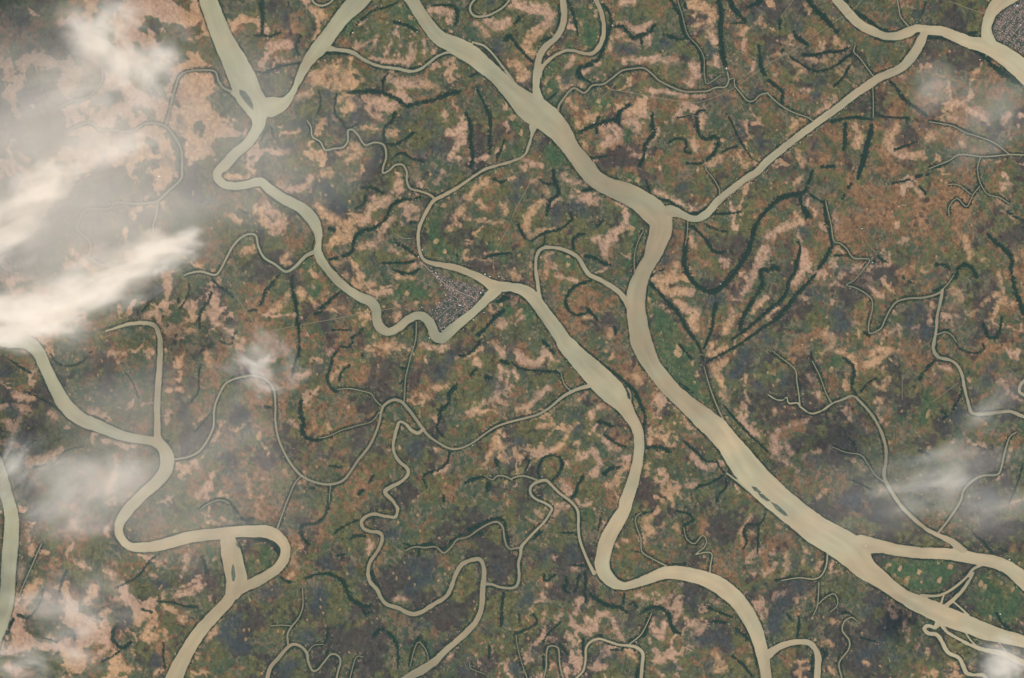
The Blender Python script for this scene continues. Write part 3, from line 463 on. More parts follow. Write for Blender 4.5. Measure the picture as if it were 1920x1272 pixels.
BARE = """
a2 500,130,60 450,80,60
a2 120,350,70 250,330,60
a2 430,560,60 560,520,90 660,560,110 650,640,80 430,600,60
a2 400,690,50 300,720,40
a2 980,580,50 1100,620,90 1250,620,80 1350,660,50
a2 620,740,50 690,700,40
a2 830,740,70 920,790,100 1000,800,80 1050,760,50
a2 880,850,50 940,890,40
a2 790,950,30 900,960,30
a2 980,1000,45 1040,990,50
a2 1405,840,40 1410,890,40
a2 1440,990,50 1530,1000,100 1500,1100,70 1450,1180,40
a2 1545,890,55 1550,960,60
a2 620,1150,50 700,1090,60 760,1130,60 680,1200,50
a2 1700,130,50 1800,200,70 1880,150,60
a2 1320,80,40 1440,110,50
a2 830,220,14 820,340,16
a2 910,270,16 840,400,18
a2 1010,290,14 960,420,16
a2 1070,330,16 1060,440,20
a2 1150,330,36 1150,440,50
a2 1200,310,14 1190,400,16
a2 1260,290,20 1255,430,24
a2 1320,300,18 1320,400,20
a2 850,440,36 1000,455,36 1130,470,36
a2 690,480,10 800,600,12
a2 760,190,14 800,160,12
a2 1640,180,50 1720,260,40
a2 1050,380,18 1030,420,16
a3 0,30,80 120,60,90 250,80,100 280,160,70 170,260,90 100,380,60 180,410,40
a3 20,480,80 100,560,70 50,600,50
a3 780,180,24 860,180,28 920,220,34 1000,190,28 1060,160,18
a3 790,240,28 850,300,25 930,320,20 1020,300,30
a3 740,290,22 730,360,28
a3 650,470,28 560,520,25
a3 820,20,60 900,10,50
a3 1330,40,90 1440,60,80 1500,150,60 1360,200,50
a3 1480,240,70 1520,320,55
a3 1530,420,40 1520,490,45 1460,480,30
a3 1350,480,70 1370,560,60 1320,620,50
a3 830,450,40 950,450,45 1100,440,55 1230,460,50
a3 1000,670,36 1150,690,30 1300,710,28 1430,720,24
a3 350,590,40 380,660,40 480,640,36 540,640,30
a3 420,740,32 470,800,32
a3 560,900,46 630,860,40
a3 480,890,20 500,950,28 540,970,24
a3 680,960,60 760,950,60 790,1040,80 700,1060,70 650,1110,50
a3 830,920,30 920,920,45
a3 1000,820,34 1005,845,30
a3 1090,970,25 1020,1100,25
a3 530,1060,50 560,1110,40
a3 870,1100,40 900,1170,30
a3 100,1200,50 220,1240,30
a3 1440,880,36 1400,950,30
a3 1500,1060,26 1480,1120,36
a3 1340,1050,50 1370,1100,44
a3 1480,1230,50 1560,1180,40
a3 450,440,46 400,510,36
a3 1690,200,30 1700,260,30
a4 280,40,25 310,100,25
a4 510,310,56 550,350,46
a4 260,430,30 350,450,40 430,450,36
a4 230,520,30 270,530,28
a4 380,840,50 450,790,45
a4 240,670,30 320,670,24
a4 650,960,55 690,1010,55 660,1080,70
a4 960,940,50 900,1060,60 1000,1150,70 1150,1160,60
a4 1220,1000,60 1190,1030,55
a4 1440,1060,36 1460,1090,36
a4 1500,820,60 1560,840,60
a4 1800,850,60 1760,900,50
a4 1360,880,50 1400,890,40
a4 230,1140,40 250,1210,50
a4 1000,570,34 1030,590,30
a4 1140,490,24 1140,530,20
a4 910,690,14 920,730,14
b1 1350,1000,40 1440,1000,55 1430,1080,50 1500,1100,50
b1 1600,920,46 1600,1000,40 1590,1110,50 1650,1150,40
b1 1100,1080,60 1140,1060,50
b1 1400,1200,30 1450,1190,30
b1 1900,580,50 1800,620,40
b1 0,780,80 60,830,70
b1 540,600,40 700,760,50
b1 250,800,70 100,800,60
b1 1200,240,40 1220,270,40
b1 1700,60,40 1850,50,40
b1 1680,1180,30 1800,1260,40
b1 1720,340,50 1780,380,50
b2 70,280,80 180,370,100 130,440,90 60,350,70
b2 160,120,40 260,140,55 380,110,55 400,60,50
b2 460,270,55 550,350,75 680,420,100 700,500,60 600,520,85 540,570,50
b2 700,380,60 820,370,55 850,280,60 950,240,65 1000,190,60
b2 1070,60,55 1060,130,75
b2 830,200,30 900,210,36
b2 700,80,36 760,40,36
b2 1200,80,32 1260,130,28
b2 1390,10,22 1350,90,22
b2 1100,260,46 1200,290,46 1130,300,50 1170,370,28 1230,330,28
b2 1010,350,46 950,430,46 900,540,50 820,560,50 780,570,46
b2 1000,590,34 1100,630,26 1200,650,22
b2 1130,745,22 1200,705,20 1240,690,16
b2 990,760,26 1080,800,28 1160,800,20
b2 700,670,46 740,720,56 780,790,66 740,850,56 880,840,36
b2 640,690,28 560,690,28
b2 640,790,36 680,780,30
b2 230,640,66 190,670,50
b2 1580,200,56 1660,120,50 1710,90,60
b2 1540,290,56 1480,370,50 1500,400,40
b2 1540,350,28 1700,380,28 1840,390,28
b2 1660,230,36 1700,280,36
b2 1850,260,56 1860,310,50
b2 340,900,76 350,960,56
b2 400,960,36 440,1000,36
b2 230,930,36 190,1000,56 120,1060,40
b2 560,1040,36 650,1020,28
b2 1060,1080,56 1040,1120,40
b2 830,1090,26 800,1140,26
b2 1840,1110,56 1800,1160,46 1870,1150,46
b2 1140,1020,28 1140,1050,28
b2 1440,430,28 1470,400,28
b2 1840,810,28 1850,800,28
b2 1730,630,22 1760,610,20
b2 500,30,60 560,20,50
b3 380,50,46 420,80,40 540,90,40
b3 150,80,34 190,70,30
b3 240,120,28 260,170,28
b3 450,190,28 530,210,38 590,200,38 590,240,34
b3 340,210,38 300,250,28
b3 220,240,46 160,300,66 110,380,46 130,480,46 220,450,28 320,430,22
b3 780,250,38 840,280,38 850,380,48 800,440,56 740,500,76 690,560,76 690,640,46
b3 600,520,46 640,500,46
b3 20,770,40 40,780,40
b3 330,785,26 430,810,28 490,830,24
b3 540,1090,38 600,1100,34
b3 720,1190,56 730,1220,50
b3 1070,160,38 1200,220,46 1280,260,46 1350,290,28 1440,260,22
b3 1330,500,36 1350,560,30
b3 1230,700,40 1200,800,76 1100,830,66 1150,900,56 1250,900,76 1330,900,56
b3 1230,970,46 1290,1030,56 1370,1060,80 1330,1150,56 1370,1180,46
b3 1640,950,28 1700,960,38 1750,870,46 1820,740,76 1880,600,90
b3 1650,1050,46 1620,1150,56 1580,1210,46
b3 1880,950,46 1800,1050,36
b3 1222,370,26 1232,410,22
b3 1420,680,24 1460,690,22
b4 180,110,36 260,40,36
b4 0,500,66 80,440,66 180,400,46 250,370,46
b4 270,620,56 290,700,66 230,800,46 180,850,28
b4 500,310,46 510,420,24
b4 450,690,28 480,670,24
b4 520,585,22 550,600,20
b4 250,940,36 300,980,24
b4 70,1020,24 0,1090,36
b4 750,860,28 830,930,36 860,940,24
b4 970,540,28 1050,510,22
b4 1460,500,46 1500,580,56 1500,650,28
b4 1600,670,28 1630,700,26
b4 1380,900,76 1440,940,56 1370,1020,36
b4 1370,1150,24 1380,1180,20
b4 1715,770,14 1750,870,24 1770,980,36 1820,1000,36
b4 1670,950,18 1590,1000,18
b4 1650,1150,24 1640,1120,22
b4 430,1220,50 480,1260,56
b4 930,1050,22 950,1080,22
b4 980,1180,16 985,1250,16
b4 780,830,30 740,790,26
c1 1540,100,56 1560,180,46
c1 1780,40,66 1800,60,50
c1 1250,370,36 1350,360,36
c1 1250,530,36 1240,620,30
c1 1450,620,18 1530,560,16
c1 1660,600,28 1600,740,36
c1 1450,900,46 1480,930,36
c1 420,570,46 380,540,46
c1 120,400,56 250,430,46
c1 930,790,40 1000,790,40
c1 760,740,36 820,750,36
c1 220,900,76 380,860,46 450,800,40
c1 1540,1080,56 1470,1160,46
c1 1700,1150,28 1640,1140,28
c1 1840,1000,28 1870,1150,24
c1 80,650,76 50,600,60
c1 1230,60,40 1270,80,36
c2 330,260,50 400,230,40
c2 560,60,28 550,90,28
c2 650,160,22 570,280,28
c2 870,20,22 950,50,36 1020,20,46
c2 1250,30,46 1380,50,36 1460,20,22
c2 1490,130,18 1600,100,26 1680,50,36
c2 1770,20,46 1840,100,46
c2 1640,160,46 1660,170,44
c2 1340,350,36 1430,340,28
c2 1250,410,46 1290,420,40
c2 1820,200,36 1830,290,34
c2 1880,230,46 1870,330,36
c2 1700,450,22 1640,520,22
c2 1790,430,46 1870,480,28
c2 1310,560,28 1330,590,26
c2 1330,800,34 1350,810,28
c2 1790,740,76 1820,790,60
c2 1340,990,22 1420,950,24 1460,910,22
c2 20,700,36 10,720,36
c2 250,600,36 290,620,34
c2 10,1230,28 20,1260,26
c2 530,620,46 550,660,36
c3 30,90,46 100,150,66 200,160,56 250,80,46 300,140,46 370,155,22
c3 20,230,46 40,280,28
c3 40,510,36 130,490,36 200,400,56 270,350,28
c3 410,480,36 480,450,36 550,390,22
c3 200,640,32 310,620,22
c3 580,600,28 600,530,46 660,480,46
c3 470,620,24 500,615,22
c3 420,650,42 400,740,42 330,800,36 250,830,28
c3 660,700,36 740,790,46 800,810,36
c3 490,880,46 560,850,46 600,830,66 640,900,46 620,970,56 590,1010,36
c3 490,830,28 500,840,26
c3 410,910,36 420,940,30
c3 420,1120,66 370,1050,36
c3 490,1190,28 500,1210,24
c3 1080,840,40 1100,850,30
c3 950,300,56 920,260,46
c3 1280,540,22 1320,640,28 1360,690,22
c3 1310,1080,36 1370,1060,28
c3 1470,925,28 1500,935,30
c3 1200,1120,28 1180,1180,24
c3 1090,1250,24 1110,1230,20
c3 1490,30,56 1470,110,36 1570,50,46
c3 1580,160,76 1500,220,56 1560,300,56 1580,400,46 1600,440,36
c3 1690,550,28 1760,640,34 1850,710,28
c3 1290,170,32 1310,190,30
c3 1340,200,30 1360,215,28
c3 1290,240,28 1310,250,28
c3 1215,170,14 1245,280,18
c3 1290,310,18 1350,390,22
c3 1250,500,50 1220,470,40
c4 470,20,40 460,50,36 400,90,16
c4 520,80,36 620,110,28 650,180,24 665,240,12
c4 360,150,20 380,150,18
c4 760,100,46 840,60,46 900,70,46 820,140,70 740,180,50
c4 860,200,40 850,230,30
c4 980,20,18 990,100,10
c4 300,270,30 330,300,28
c4 370,400,36 400,420,36
c4 890,270,20 850,310,36 870,350,24 780,320,22
c4 800,450,28 850,440,20 820,520,18 840,600,12
c4 1235,200,22 1240,240,20
c4 1270,180,18 1350,210,22
c4 1500,290,14 1502,340,16
c4 1720,310,22 1750,300,20
c4 55,520,26 50,545,26
c4 320,560,16 270,590,22 150,640,22 80,670,36
c4 40,720,56 60,820,70 100,880,60 170,930,36 230,960,18
c4 140,770,46 170,830,46
c4 650,890,28 710,950,32
c4 1810,770,14 1785,900,14
c4 1740,990,12 1700,1045,20
c4 825,1090,24 835,1110,20
c4 1860,90,36 1800,90,22
d1 1390,370,62 1380,440,20 1340,550,16
d1 1300,660,36 1400,640,56 1470,600,46 1500,520,36
d1 1170,410,24 1250,380,24
d1 1240,630,28 1220,660,24
d1 1230,740,40 1290,770,40
d1 1120,880,28 1070,960,80 1150,960,76
d1 1230,920,36 1240,980,30
d1 1350,830,46 1390,790,36
d1 1640,860,26 1590,930,32 1550,990,22
d1 700,620,90 650,700,56
d1 850,690,46 950,700,56
d1 760,800,56 800,770,46
d1 300,560,56 230,600,50
d1 490,580,36 480,670,32
d1 340,640,46 370,700,36
d1 200,680,46 165,770,46 230,790,30
d1 160,880,46 110,930,46
d1 250,990,46 200,970,36
d1 380,950,36 350,970,30
d1 490,960,22 465,1100,22
d1 780,1050,56 700,1130,46
d1 980,1080,32 1000,1100,28
d1 880,1130,46 930,1200,46 1040,1200,36
d1 1190,1210,26 1160,1240,26
d1 60,1180,66 120,1220,60
d1 660,450,46 560,410,40
d1 800,480,56 840,510,40
d1 840,400,32 860,420,30
d1 210,160,22 215,230,28 230,330,24
d1 160,420,24 150,560,24
d1 800,140,34 800,210,32
d1 1130,500,24 1170,520,20
d2 340,290,34 290,340,26
d2 270,400,30 310,450,28
d2 270,500,30 250,530,28
d2 850,270,30 835,350,30
d2 1020,690,18 1070,670,24 1130,690,24
d2 1460,1100,18 1390,1160,18
d2 20,10,36 10,50,30
d2 980,235,10 1050,232,10
d3 1100,10,18 1060,50,22 1000,100,46 1020,160,46
d3 1220,150,30 1230,180,28
d3 460,455,16 510,455,18
d3 510,690,46 470,790,36
d3 580,700,22 560,740,18
d3 560,830,56 620,880,56 560,920,56 450,870,36
d3 700,790,56 750,830,36 780,920,46 820,970,28
d3 240,790,18 220,870,16
d3 360,810,18 300,830,16
d3 280,960,36 330,980,30
d3 420,950,46 450,1020,36
d3 160,760,24 190,760,20
d3 1050,830,30 1060,920,56 1110,960,46 1130,860,46
d3 1220,810,36 1200,860,34
d3 1260,780,24 1330,860,52 1420,890,52 1330,960,28
d3 1190,750,28 1210,760,24
d3 1030,1000,26 1020,980,24
d3 1070,1080,28 1110,1130,56 1200,1090,36
d3 1300,1070,26 1290,1100,24
d3 1520,1110,56 1580,1200,46 1500,1220,36
d3 860,1080,32 920,1130,26
d3 1080,640,26 1130,690,26
d3 940,650,34 1010,680,30
d3 1550,720,18 1500,690,16
d3 1780,60,24 1730,140,14 1700,200,20 1725,270,16
d3 1790,190,32 1810,200,28
d3 1870,160,18 1900,150,16
d3 600,1200,46 700,1180,28
d3 1090,1220,24 1120,1240,22
d3 820,240,20 850,250,18
d4 60,120,22 90,150,20
d4 270,290,26 300,330,36
d4 20,345,22 45,330,20
d4 140,350,40 140,430,46 120,510,18
d4 270,370,16 255,420,16
d4 390,420,42 350,490,20
d4 480,400,32 470,480,24 540,470,18
d4 920,770,44 950,810,40
d4 1050,910,36 1045,1000,22
d4 1020,860,18 1000,920,18
d4 1370,1160,24 1390,1170,22
d4 720,1150,36 740,1170,36
d4 690,520,16 720,540,16
d4 1125,1010,10 1100,1100,10
d4 1190,1060,12 1190,1120,12
"""
DARK = """
a1 1240,1180,40 1250,1190,40
a1 800,740,110 860,700,90
a1 1340,920,70 1340,950,70
a1 600,1040,80 660,1050,80
a1 830,490,50 880,520,50
a1 1250,1190,60 1280,1220,60
a2 370,930,110 280,930,80
a2 560,890,90 570,930,80
a2 720,740,70 790,780,70
a2 720,850,50 740,880,50
a2 1100,860,80 1050,960,60
a2 1290,900,50 1290,940,50
a2 1320,1070,90 1400,1150,70 1450,1200,40
a2 240,1100,60 270,1110,60
a2 200,120,50 200,180,50
a2 900,1140,70 890,1200,70
a2 1780,310,80 1810,370,70
a2 1740,0,50 1750,30,50
a2 540,690,60 530,720,60
a2 1230,1150,100 1250,1200,80
a3 800,350,120 900,380,90
a3 1470,290,50 1480,410,76
a3 1800,150,80 1850,80,60
a3 1600,600,70 1520,620,50
a3 1830,660,80 1800,700,70
a3 1600,740,60 1560,750,40
a3 1690,940,46 1700,970,46
a3 1840,1070,70 1870,1090,60
a3 1540,1180,40 1530,1220,40
a3 1130,320,60 1180,330,60
a3 400,590,40 410,620,40
a4 230,170,60 220,240,60
a4 480,70,50 490,110,50
a4 400,600,76 350,730,66
a4 1100,100,60 1230,60,50
a4 900,170,46 960,190,46
a4 880,890,46 900,940,46
a4 1150,950,60 1200,960,60
a4 300,1180,56 360,1050,66
a4 560,440,40 540,460,40
b1 850,130,100 750,200,70
b1 1420,180,120 1500,230,90
b1 330,540,70 150,600,60
b1 1330,310,60 1340,350,60
b1 450,300,60 480,330,60
b2 500,110,120 580,200,120 640,280,100 600,350,50
b2 740,60,30 700,110,22
b2 1100,330,56 1110,380,56
b2 860,640,46 870,670,46
b2 1320,20,50 1340,60,46
b2 940,730,36 960,750,36
b3 80,60,70 20,200,40
b3 340,330,86 320,390,80
b3 490,260,86 560,310,66
b3 1250,170,66 1270,130,66
b3 1490,960,110 1560,940,90
b3 1100,620,90 1140,680,90
b3 270,960,40 290,980,40
b3 270,650,40 290,660,40
b3 1870,1240,90 1900,1260,90
b4 250,430,80 280,470,70
b4 350,900,76 400,950,60
b4 540,1080,110 500,1180,90 600,1160,90
b4 1230,790,56 1300,780,50
b4 1130,1040,120 1050,1150,90
b4 1420,1060,60 1430,1090,56
b4 560,730,56 600,760,50
b4 1180,1180,80 1170,1220,80
c1 1830,580,110 1850,640,80
c1 1720,450,50 1740,480,50
c1 80,500,90 130,540,90
c1 20,240,60 50,240,60
c1 1780,1070,60 1800,1100,60
c1 1680,880,56 1730,1000,56
c2 1340,270,80 1400,220,100 1440,120,80
c2 1750,290,90 1800,350,60
c2 1180,810,130 1230,760,80
c2 1880,860,76 1890,900,70
c2 460,810,60 450,850,56
c2 470,190,46 480,220,46
c2 1890,50,60 1900,90,60
c3 510,540,50 500,570,50
c3 540,910,36 560,960,34
c3 70,230,46 90,250,40
c3 1750,100,120 1700,200,100 1650,260,80
c3 1800,310,80 1830,340,80
c3 40,740,80 60,760,80
c3 500,640,60 490,680,60
c4 1660,190,100 1640,280,90
c4 1400,600,110 1420,500,60
c4 1300,630,56 1310,660,56
c4 670,600,80 700,650,60
c4 780,690,46 790,730,46
c4 330,870,80 360,900,70
c4 660,1200,160 550,1190,100
c4 760,1180,100 800,1200,90
c4 1650,1140,120 1580,1190,100
c4 120,290,60 130,330,60
c4 1280,240,56 1260,290,56
d1 1750,830,130 1690,950,140 1800,1030,150
d1 1180,560,80 1220,560,80
d1 900,840,56 960,840,56
d1 1170,1120,50 1160,1170,50
d1 560,920,60 540,1000,60
d2 480,640,140 460,730,110
d2 510,410,66 530,430,60
d2 1170,440,140 1270,500,120 1150,600,80
d2 700,470,46 710,500,46
d2 370,950,100 400,990,90
d2 250,1180,120 200,1240,120
d2 1580,1160,100 1560,1200,90
d2 1230,870,56 1260,880,56
d2 980,190,90 1040,200,90
d2 1320,370,76 1290,420,76
d2 1750,870,46 1700,900,46
d2 150,620,90 60,640,90
d2 1800,440,56 1810,480,56
d3 240,370,96 280,330,60
d3 380,70,76 400,130,56
d3 430,280,56 460,370,86
d3 110,690,100 60,760,80
d3 140,1080,76 150,1120,70
d3 780,850,46 790,890,46
d3 1400,980,110 1550,960,90 1600,1010,76
d3 680,1110,76 730,1120,76
d3 1480,1150,46 1470,1180,46
d3 1100,170,56 1110,200,56
d3 740,660,56 790,670,56
d3 1320,680,50 1360,690,50
d3 1150,1210,70 1220,1200,70
d3 20,1180,80 30,1220,80
d4 100,700,120 50,900,140
d4 830,40,76 800,80,70
d4 720,780,60 830,700,56
d4 870,850,70 880,900,66 950,980,70
d4 700,1110,90 780,1060,76 850,1000,60
d4 1120,1060,24 1110,1110,24
d4 920,1090,56 940,1120,56
d4 220,570,76 240,600,76
d4 1160,490,80 1220,500,80
d4 320,370,46 350,420,46
d4 210,410,56 210,450,56
"""
GREEN = """
b3 1060,1000,60 1130,1150,150 1190,1260,170
c3 1190,40,230 1240,160,230 1290,290,170 1350,360,120
b2 1430,758,36 1560,802,50 1690,870,40
b2 1830,980,90 1890,1060,80 1800,1080,60
b2 1750,560,60 1850,680,60
b2 1000,950,80 1150,900,60 1200,1000,60
a2 720,150,90 620,270,46
a2 1080,60,90 1180,170,80
a2 830,270,60 800,300,50
a2 1700,450,36 1780,470,30
a3 560,100,150 590,230,130 560,330,100
a3 420,330,56 400,430,56
a3 300,480,76 260,580,60 290,700,76
a3 0,860,80 80,1020,80 60,1140,80
a3 300,1130,120 350,1180,110
a3 870,990,60 860,1040,66
a3 1500,530,56 1520,560,50
a3 640,760,76 700,780,66
b2 1380,260,90 1330,400,86 1330,520,86 1400,600,86
b2 1480,640,56 1520,620,50
b2 1520,750,40 1680,850,36
b2 1100,850,70 1200,900,76 1300,950,60
b2 360,720,86 400,700,76
b2 440,880,76 430,920,70
b2 850,1220,56 860,1260,50
b3 900,350,56 900,450,66 920,560,56 860,700,66
b3 850,40,66 980,110,46
b3 1040,950,56 1090,1050,90 1150,1150,100 1220,1220,76
b3 400,650,76 440,700,60
b3 130,1080,96 70,1010,56
c3 1140,60,80 1150,150,76 1200,220,46
c3 1350,50,80 1370,130,56 1340,300,46
c3 930,430,50 940,540,40
c3 1440,440,66 1360,400,56
c4 510,160,110 470,200,76
c4 1170,370,76 1180,460,90 1160,590,76
c4 60,250,56 70,280,50
c4 300,810,28 310,830,26
d3 570,70,110 600,130,80
d4 900,420,76 1000,480,120 1150,450,120 1350,450,110 1250,560,96 1080,580,86
d4 1600,560,120 1700,700,140 1600,750,120 1800,800,110 1850,620,90
d4 1520,950,46 1600,980,40
d1 1600,430,66 1570,320,56 1640,560,46
d1 1870,400,70 1880,450,60
d2 60,400,110 80,330,76
b1 1300,1080,90 1320,1120,80
"""
ROADS = """
b3 160,0 120,120 60,230 0,350
a3 740,670 900,695 1100,735 1370,770
a3 1370,770 1450,750 1650,660 a4 0,480 200,370 400,230 550,130 640,70 700,0 720,-30
a3 810,585 740,665 650,745
a3 752,0 755,180 755,330
b2 0,1220 320,1155 600,1105 830,1060 1080,1020
c2 1000,20 1050,75 1130,150
a4 190,0 95,130
b2 1905,370 1850,480 1780,610
b2 1768,640 1775,780
c4 1420,310 1230,450
b1 1760,940 1860,1090 1908,1160
a4 1350,10 1490,65 1620,105
b4 600,270 500,440
b4 560,220 480,330
b2 1050,475 1090,505 1180,508
a3 1440,880 1300,860 1180,900
b3 1525,255 1640,175 1800,60
c3 1180,170 1175,240
c4 1000,250 1000,440
b4 700,110 780,200
b4 720,510 770,580 800,610
"""
BG = dict(
 B=["5898543564563222","8999565335532234","8888454432534354","7754564533354542","6654445123643333","4335334443532333","4353333344432312","4444222353443233","5442211123322222","8872111133232111","8872111365423333"],
 R=["5333421112233443","2222232223444456","2222332224545776","2222322222336875","2223322232334655","2225542244323445","2345553235433333","2344544224433322","3434432223432222","4433211122231111","3332111121221111"],  # top-left cell browner, standing in for the spacecraft window's darkening of that corner
 D=["2222322222333333","3322332233333333","2233343323333333","2234433334332223","2234333343333333","2222222433334455","3333334323344545","3333335433434545","2223335643445556","2225777755546444","2226777754435555"])
CLOUDS = [
 ((440, 290, 350, 380, 15, .5, 'faint milky haze sheet over the upper left river confluence'), dict(thick=12, thr=.02, sx=80, sy=50, ridge=.8, flat=.3)),
 ((80, 360, 470, 450, 10, .95, 'broad milky veil of thin cloud covering the whole upper left'), dict(thick=14, thr=.02, sx=80, sy=45, ridge=.8, flat=.55)),
 ((140, 220, 340, 260, -10, 1.55, 'thicker milky layer inside the upper left veil'), dict(thick=10, thr=.22, sx=40, sy=16, ridge=.5, nang=20)),
 ((225, 100, 185, 155, -40, 4.0, 'bright puffy cloud patch nearest the top left corner'), dict(thr=.22, sx=22, sy=16)),
 ((75, 350, 110, 66, 28, 6.5, 'brightest small white cloud at the left, above the streaks'), dict(thr=.20, sx=20, sy=12)),
 ((200, 290, 190, 50, 20, 2.0, 'slanting soft streak just below the upper veil'), {}),
 ((0, 430, 160, 100, 20, 3.2, 'white cloud touching the left edge a third of the way down'), dict(thr=.22)),
 ((305, 470, 110, 60, 12, 4.5, 'detached white wisp at the right end of the middle cloud bank'), dict(thr=.24, sx=20, sy=11)),
 ((180, 535, 210, 90, 22, 4.6, 'long slanting white cloud bank across the left middle'), dict(thr=.22)),
 ((20, 600, 190, 84, -4, 8.0, 'dense white cloud hiding the river at the left edge'), dict(thr=.18, sx=26, sy=12)),
 ((490, 690, 115, 105, -35, 2.3, 'small round smoke-like cloud over the thin creek'), dict(thr=.28, sx=12, sy=9)),
 ((160, 915, 250, 140, 22, 1.6, 'grey-white cloud over the lower left fields'), dict(thr=.22, sx=34, sy=20)),
 ((30, 880, 100, 90, 60, 2.2, 'small cloud at the left edge above the wide pale river'), {}),
 ((60, 1245, 190, 90, 5, 2.4, 'cloud bank in the bottom left corner'), {}),
 ((140, 1130, 190, 110, -10, 1.0, 'faint cloud wisps over the lower left tan fields'), dict(thr=.2, sx=26, sy=18)),
 ((1780, 890, 230, 95, 12, 1.3, 'thin wispy cloud over the pale creek at right'), dict(thr=.28, sx=22, sy=12)),
 ((1870, 760, 130, 80, 35, .6, 'faint cloud at the right edge above the wispy bank'), dict(thr=.2, sx=30, sy=18)),
 ((1850, 950, 200, 110, 10, .55, 'soft grey cloud over the creeks at lower right'), dict(thr=.2, sx=26, sy=16)),
 ((1885, 1245, 90, 70, -20, 3.2, 'compact bright cloud in the bottom right corner'), dict(thr=.24, sx=13, sy=9)),
 ((1755, 165, 110, 90, 15, .45, 'small faint cloud over fields below the top right river'), dict(sx=14, sy=11, thr=.24)),
 ((1850, 230, 190, 120, 35, .5, 'thin cloud sheet below the corner town'), dict(sx=36, sy=22, thr=.2)),
 ((330, 860, 430, 360, 20, .45, 'very thin veil over the lower left quarter'), dict(thick=12, thr=.05, sx=70, sy=40, ridge=.8, flat=.4)),
 ((1640, 930, 280, 150, 10, .28, 'very thin veil above the largest river at lower right'), dict(thick=12, thr=.05, sx=60, sy=30, ridge=.8, flat=.3)),
]
rng = np.random.default_rng(7); random.seed(7)
C = scene.collection

# ------------------------------------------------------------------ helpers
def tag(o, label=None, cat=None, group=None, kind=None):
    if label: o['label'] = label
    if cat: o['category'] = cat
    if group: o['group'] = group
    if kind: o['kind'] = kind
    return o
def link(name, verts, faces, mat, parent=None, nper=4, attrs=None):
    me = bpy.data.meshes.new(name)
    verts = np.asarray(verts, np.float32).reshape(-1, 3); faces = np.asarray(faces, np.int32)
    nf = len(faces); n = faces.shape[1]
    me.vertices.add(len(verts)); me.vertices.foreach_set('co', verts.ravel())
    me.loops.add(nf * n); me.loops.foreach_set('vertex_index', faces.ravel())
    me.polygons.add(nf); me.polygons.foreach_set('loop_start', np.arange(0, nf * n, n, dtype=np.int32))
    me.update(calc_edges=True)
    for an, (typ, dom, arr) in (attrs or {}).items():
        a = me.attributes.new(an, typ, dom)
        a.data.foreach_set({'FLOAT_COLOR': 'color', 'FLOAT': 'value', 'FLOAT_VECTOR': 'vector'}[typ], np.asarray(arr, np.float32).ravel())
    me.materials.append(mat)
    o = bpy.data.objects.new(name, me); C.objects.link(o)
    if parent: o.parent = parent
    return o
def hash2(ix, iy, seed):
    h = (ix.astype(np.int64) * 374761393 + iy.astype(np.int64) * 668265263 + seed * 2147483647 + 974634777) & 0xFFFFFFFF
    h = ((h ^ (h >> 13)) * 1274126177) & 0xFFFFFFFF
    h = ((h ^ (h >> 16)) * 2246822519) & 0xFFFFFFFF
    h = h ^ (h >> 15)
    return (h & 0xFFFFFF) / float(0xFFFFFF)
def vnoise(x, y, seed):
    ix = np.floor(x); iy = np.floor(y); fx = x - ix; fy = y - iy
    fx = fx * fx * (3 - 2 * fx); fy = fy * fy * (3 - 2 * fy)
    a = hash2(ix, iy, seed); b = hash2(ix + 1, iy, seed); c = hash2(ix, iy + 1, seed); d = hash2(ix + 1, iy + 1, seed)
    return (a * (1 - fx) + b * fx) * (1 - fy) + (c * (1 - fx) + d * fx) * fy
def fbm(x, y, seed, octv=4, gain=0.5):
    s = 0; a = 1; t = 0
    for o in range(octv):
        s = s + a * vnoise(x + 17.3 * o, y - 9.1 * o, seed + o * 31); t += a; a *= gain
        x, y = 1.8 * x * 0.96 - 0.28 * 1.8 * y, 1.8 * y * 0.96 + 0.28 * 1.8 * x
    return s / t
def uniform(f):
    q = np.quantile(f.ravel()[::37], np.linspace(0, 1, 201))
    return np.interp(f, q, np.linspace(0, 1, 201))
def sm(x, a, b):
    t = np.clip((x - a) / (b - a), 0, 1); return t * t * (3 - 2 * t)

ROWY = {'a': 0, 'b': 320, 'c': 640, 'd': 952}; Z = 1908 / 480.0
def parse(path, w0=10):
    out = []; ox = oy = 0; w = w0
    for t in path.split():
        if t[0] in 'abcd':
            ox = (int(t[1]) - 1) * 480; oy = ROWY[t[0]]; continue
        v = [float(q) for q in t.split(',')]
        if len(v) > 2: w = v[2]
        out.append((ox + v[0] / Z, oy + v[1] / Z, w / Z))
    return np.array(out)
def catmull(P, step=3.0):
    if len(P) < 3: P = np.array([P[0], (P[0] + P[-1]) / 2, P[-1]])
    Q = np.vstack([2 * P[0] - P[1], P, 2 * P[-1] - P[-2]]); out = []
    for i in range(1, len(Q) - 2):
        p0, p1, p2, p3 = Q[i - 1], Q[i], Q[i + 1], Q[i + 2]
        n = max(2, int(np.hypot(*(p2 - p1)[:2]) / step))
        t = np.linspace(0, 1, n, endpoint=False)[:, None]
        q = 0.5 * (2 * p1 + (p2 - p0) * t + (2 * p0 - 5 * p1 + 4 * p2 - p3) * t ** 2 + (3 * p1 - p0 - 3 * p2 + p3) * t ** 3)
        q[:, 2] = (p1[2] * (1 - t[:, 0]) + p2[2] * t[:, 0]); out.append(q)
    out.append(Q[-2][None]); return np.vstack(out)

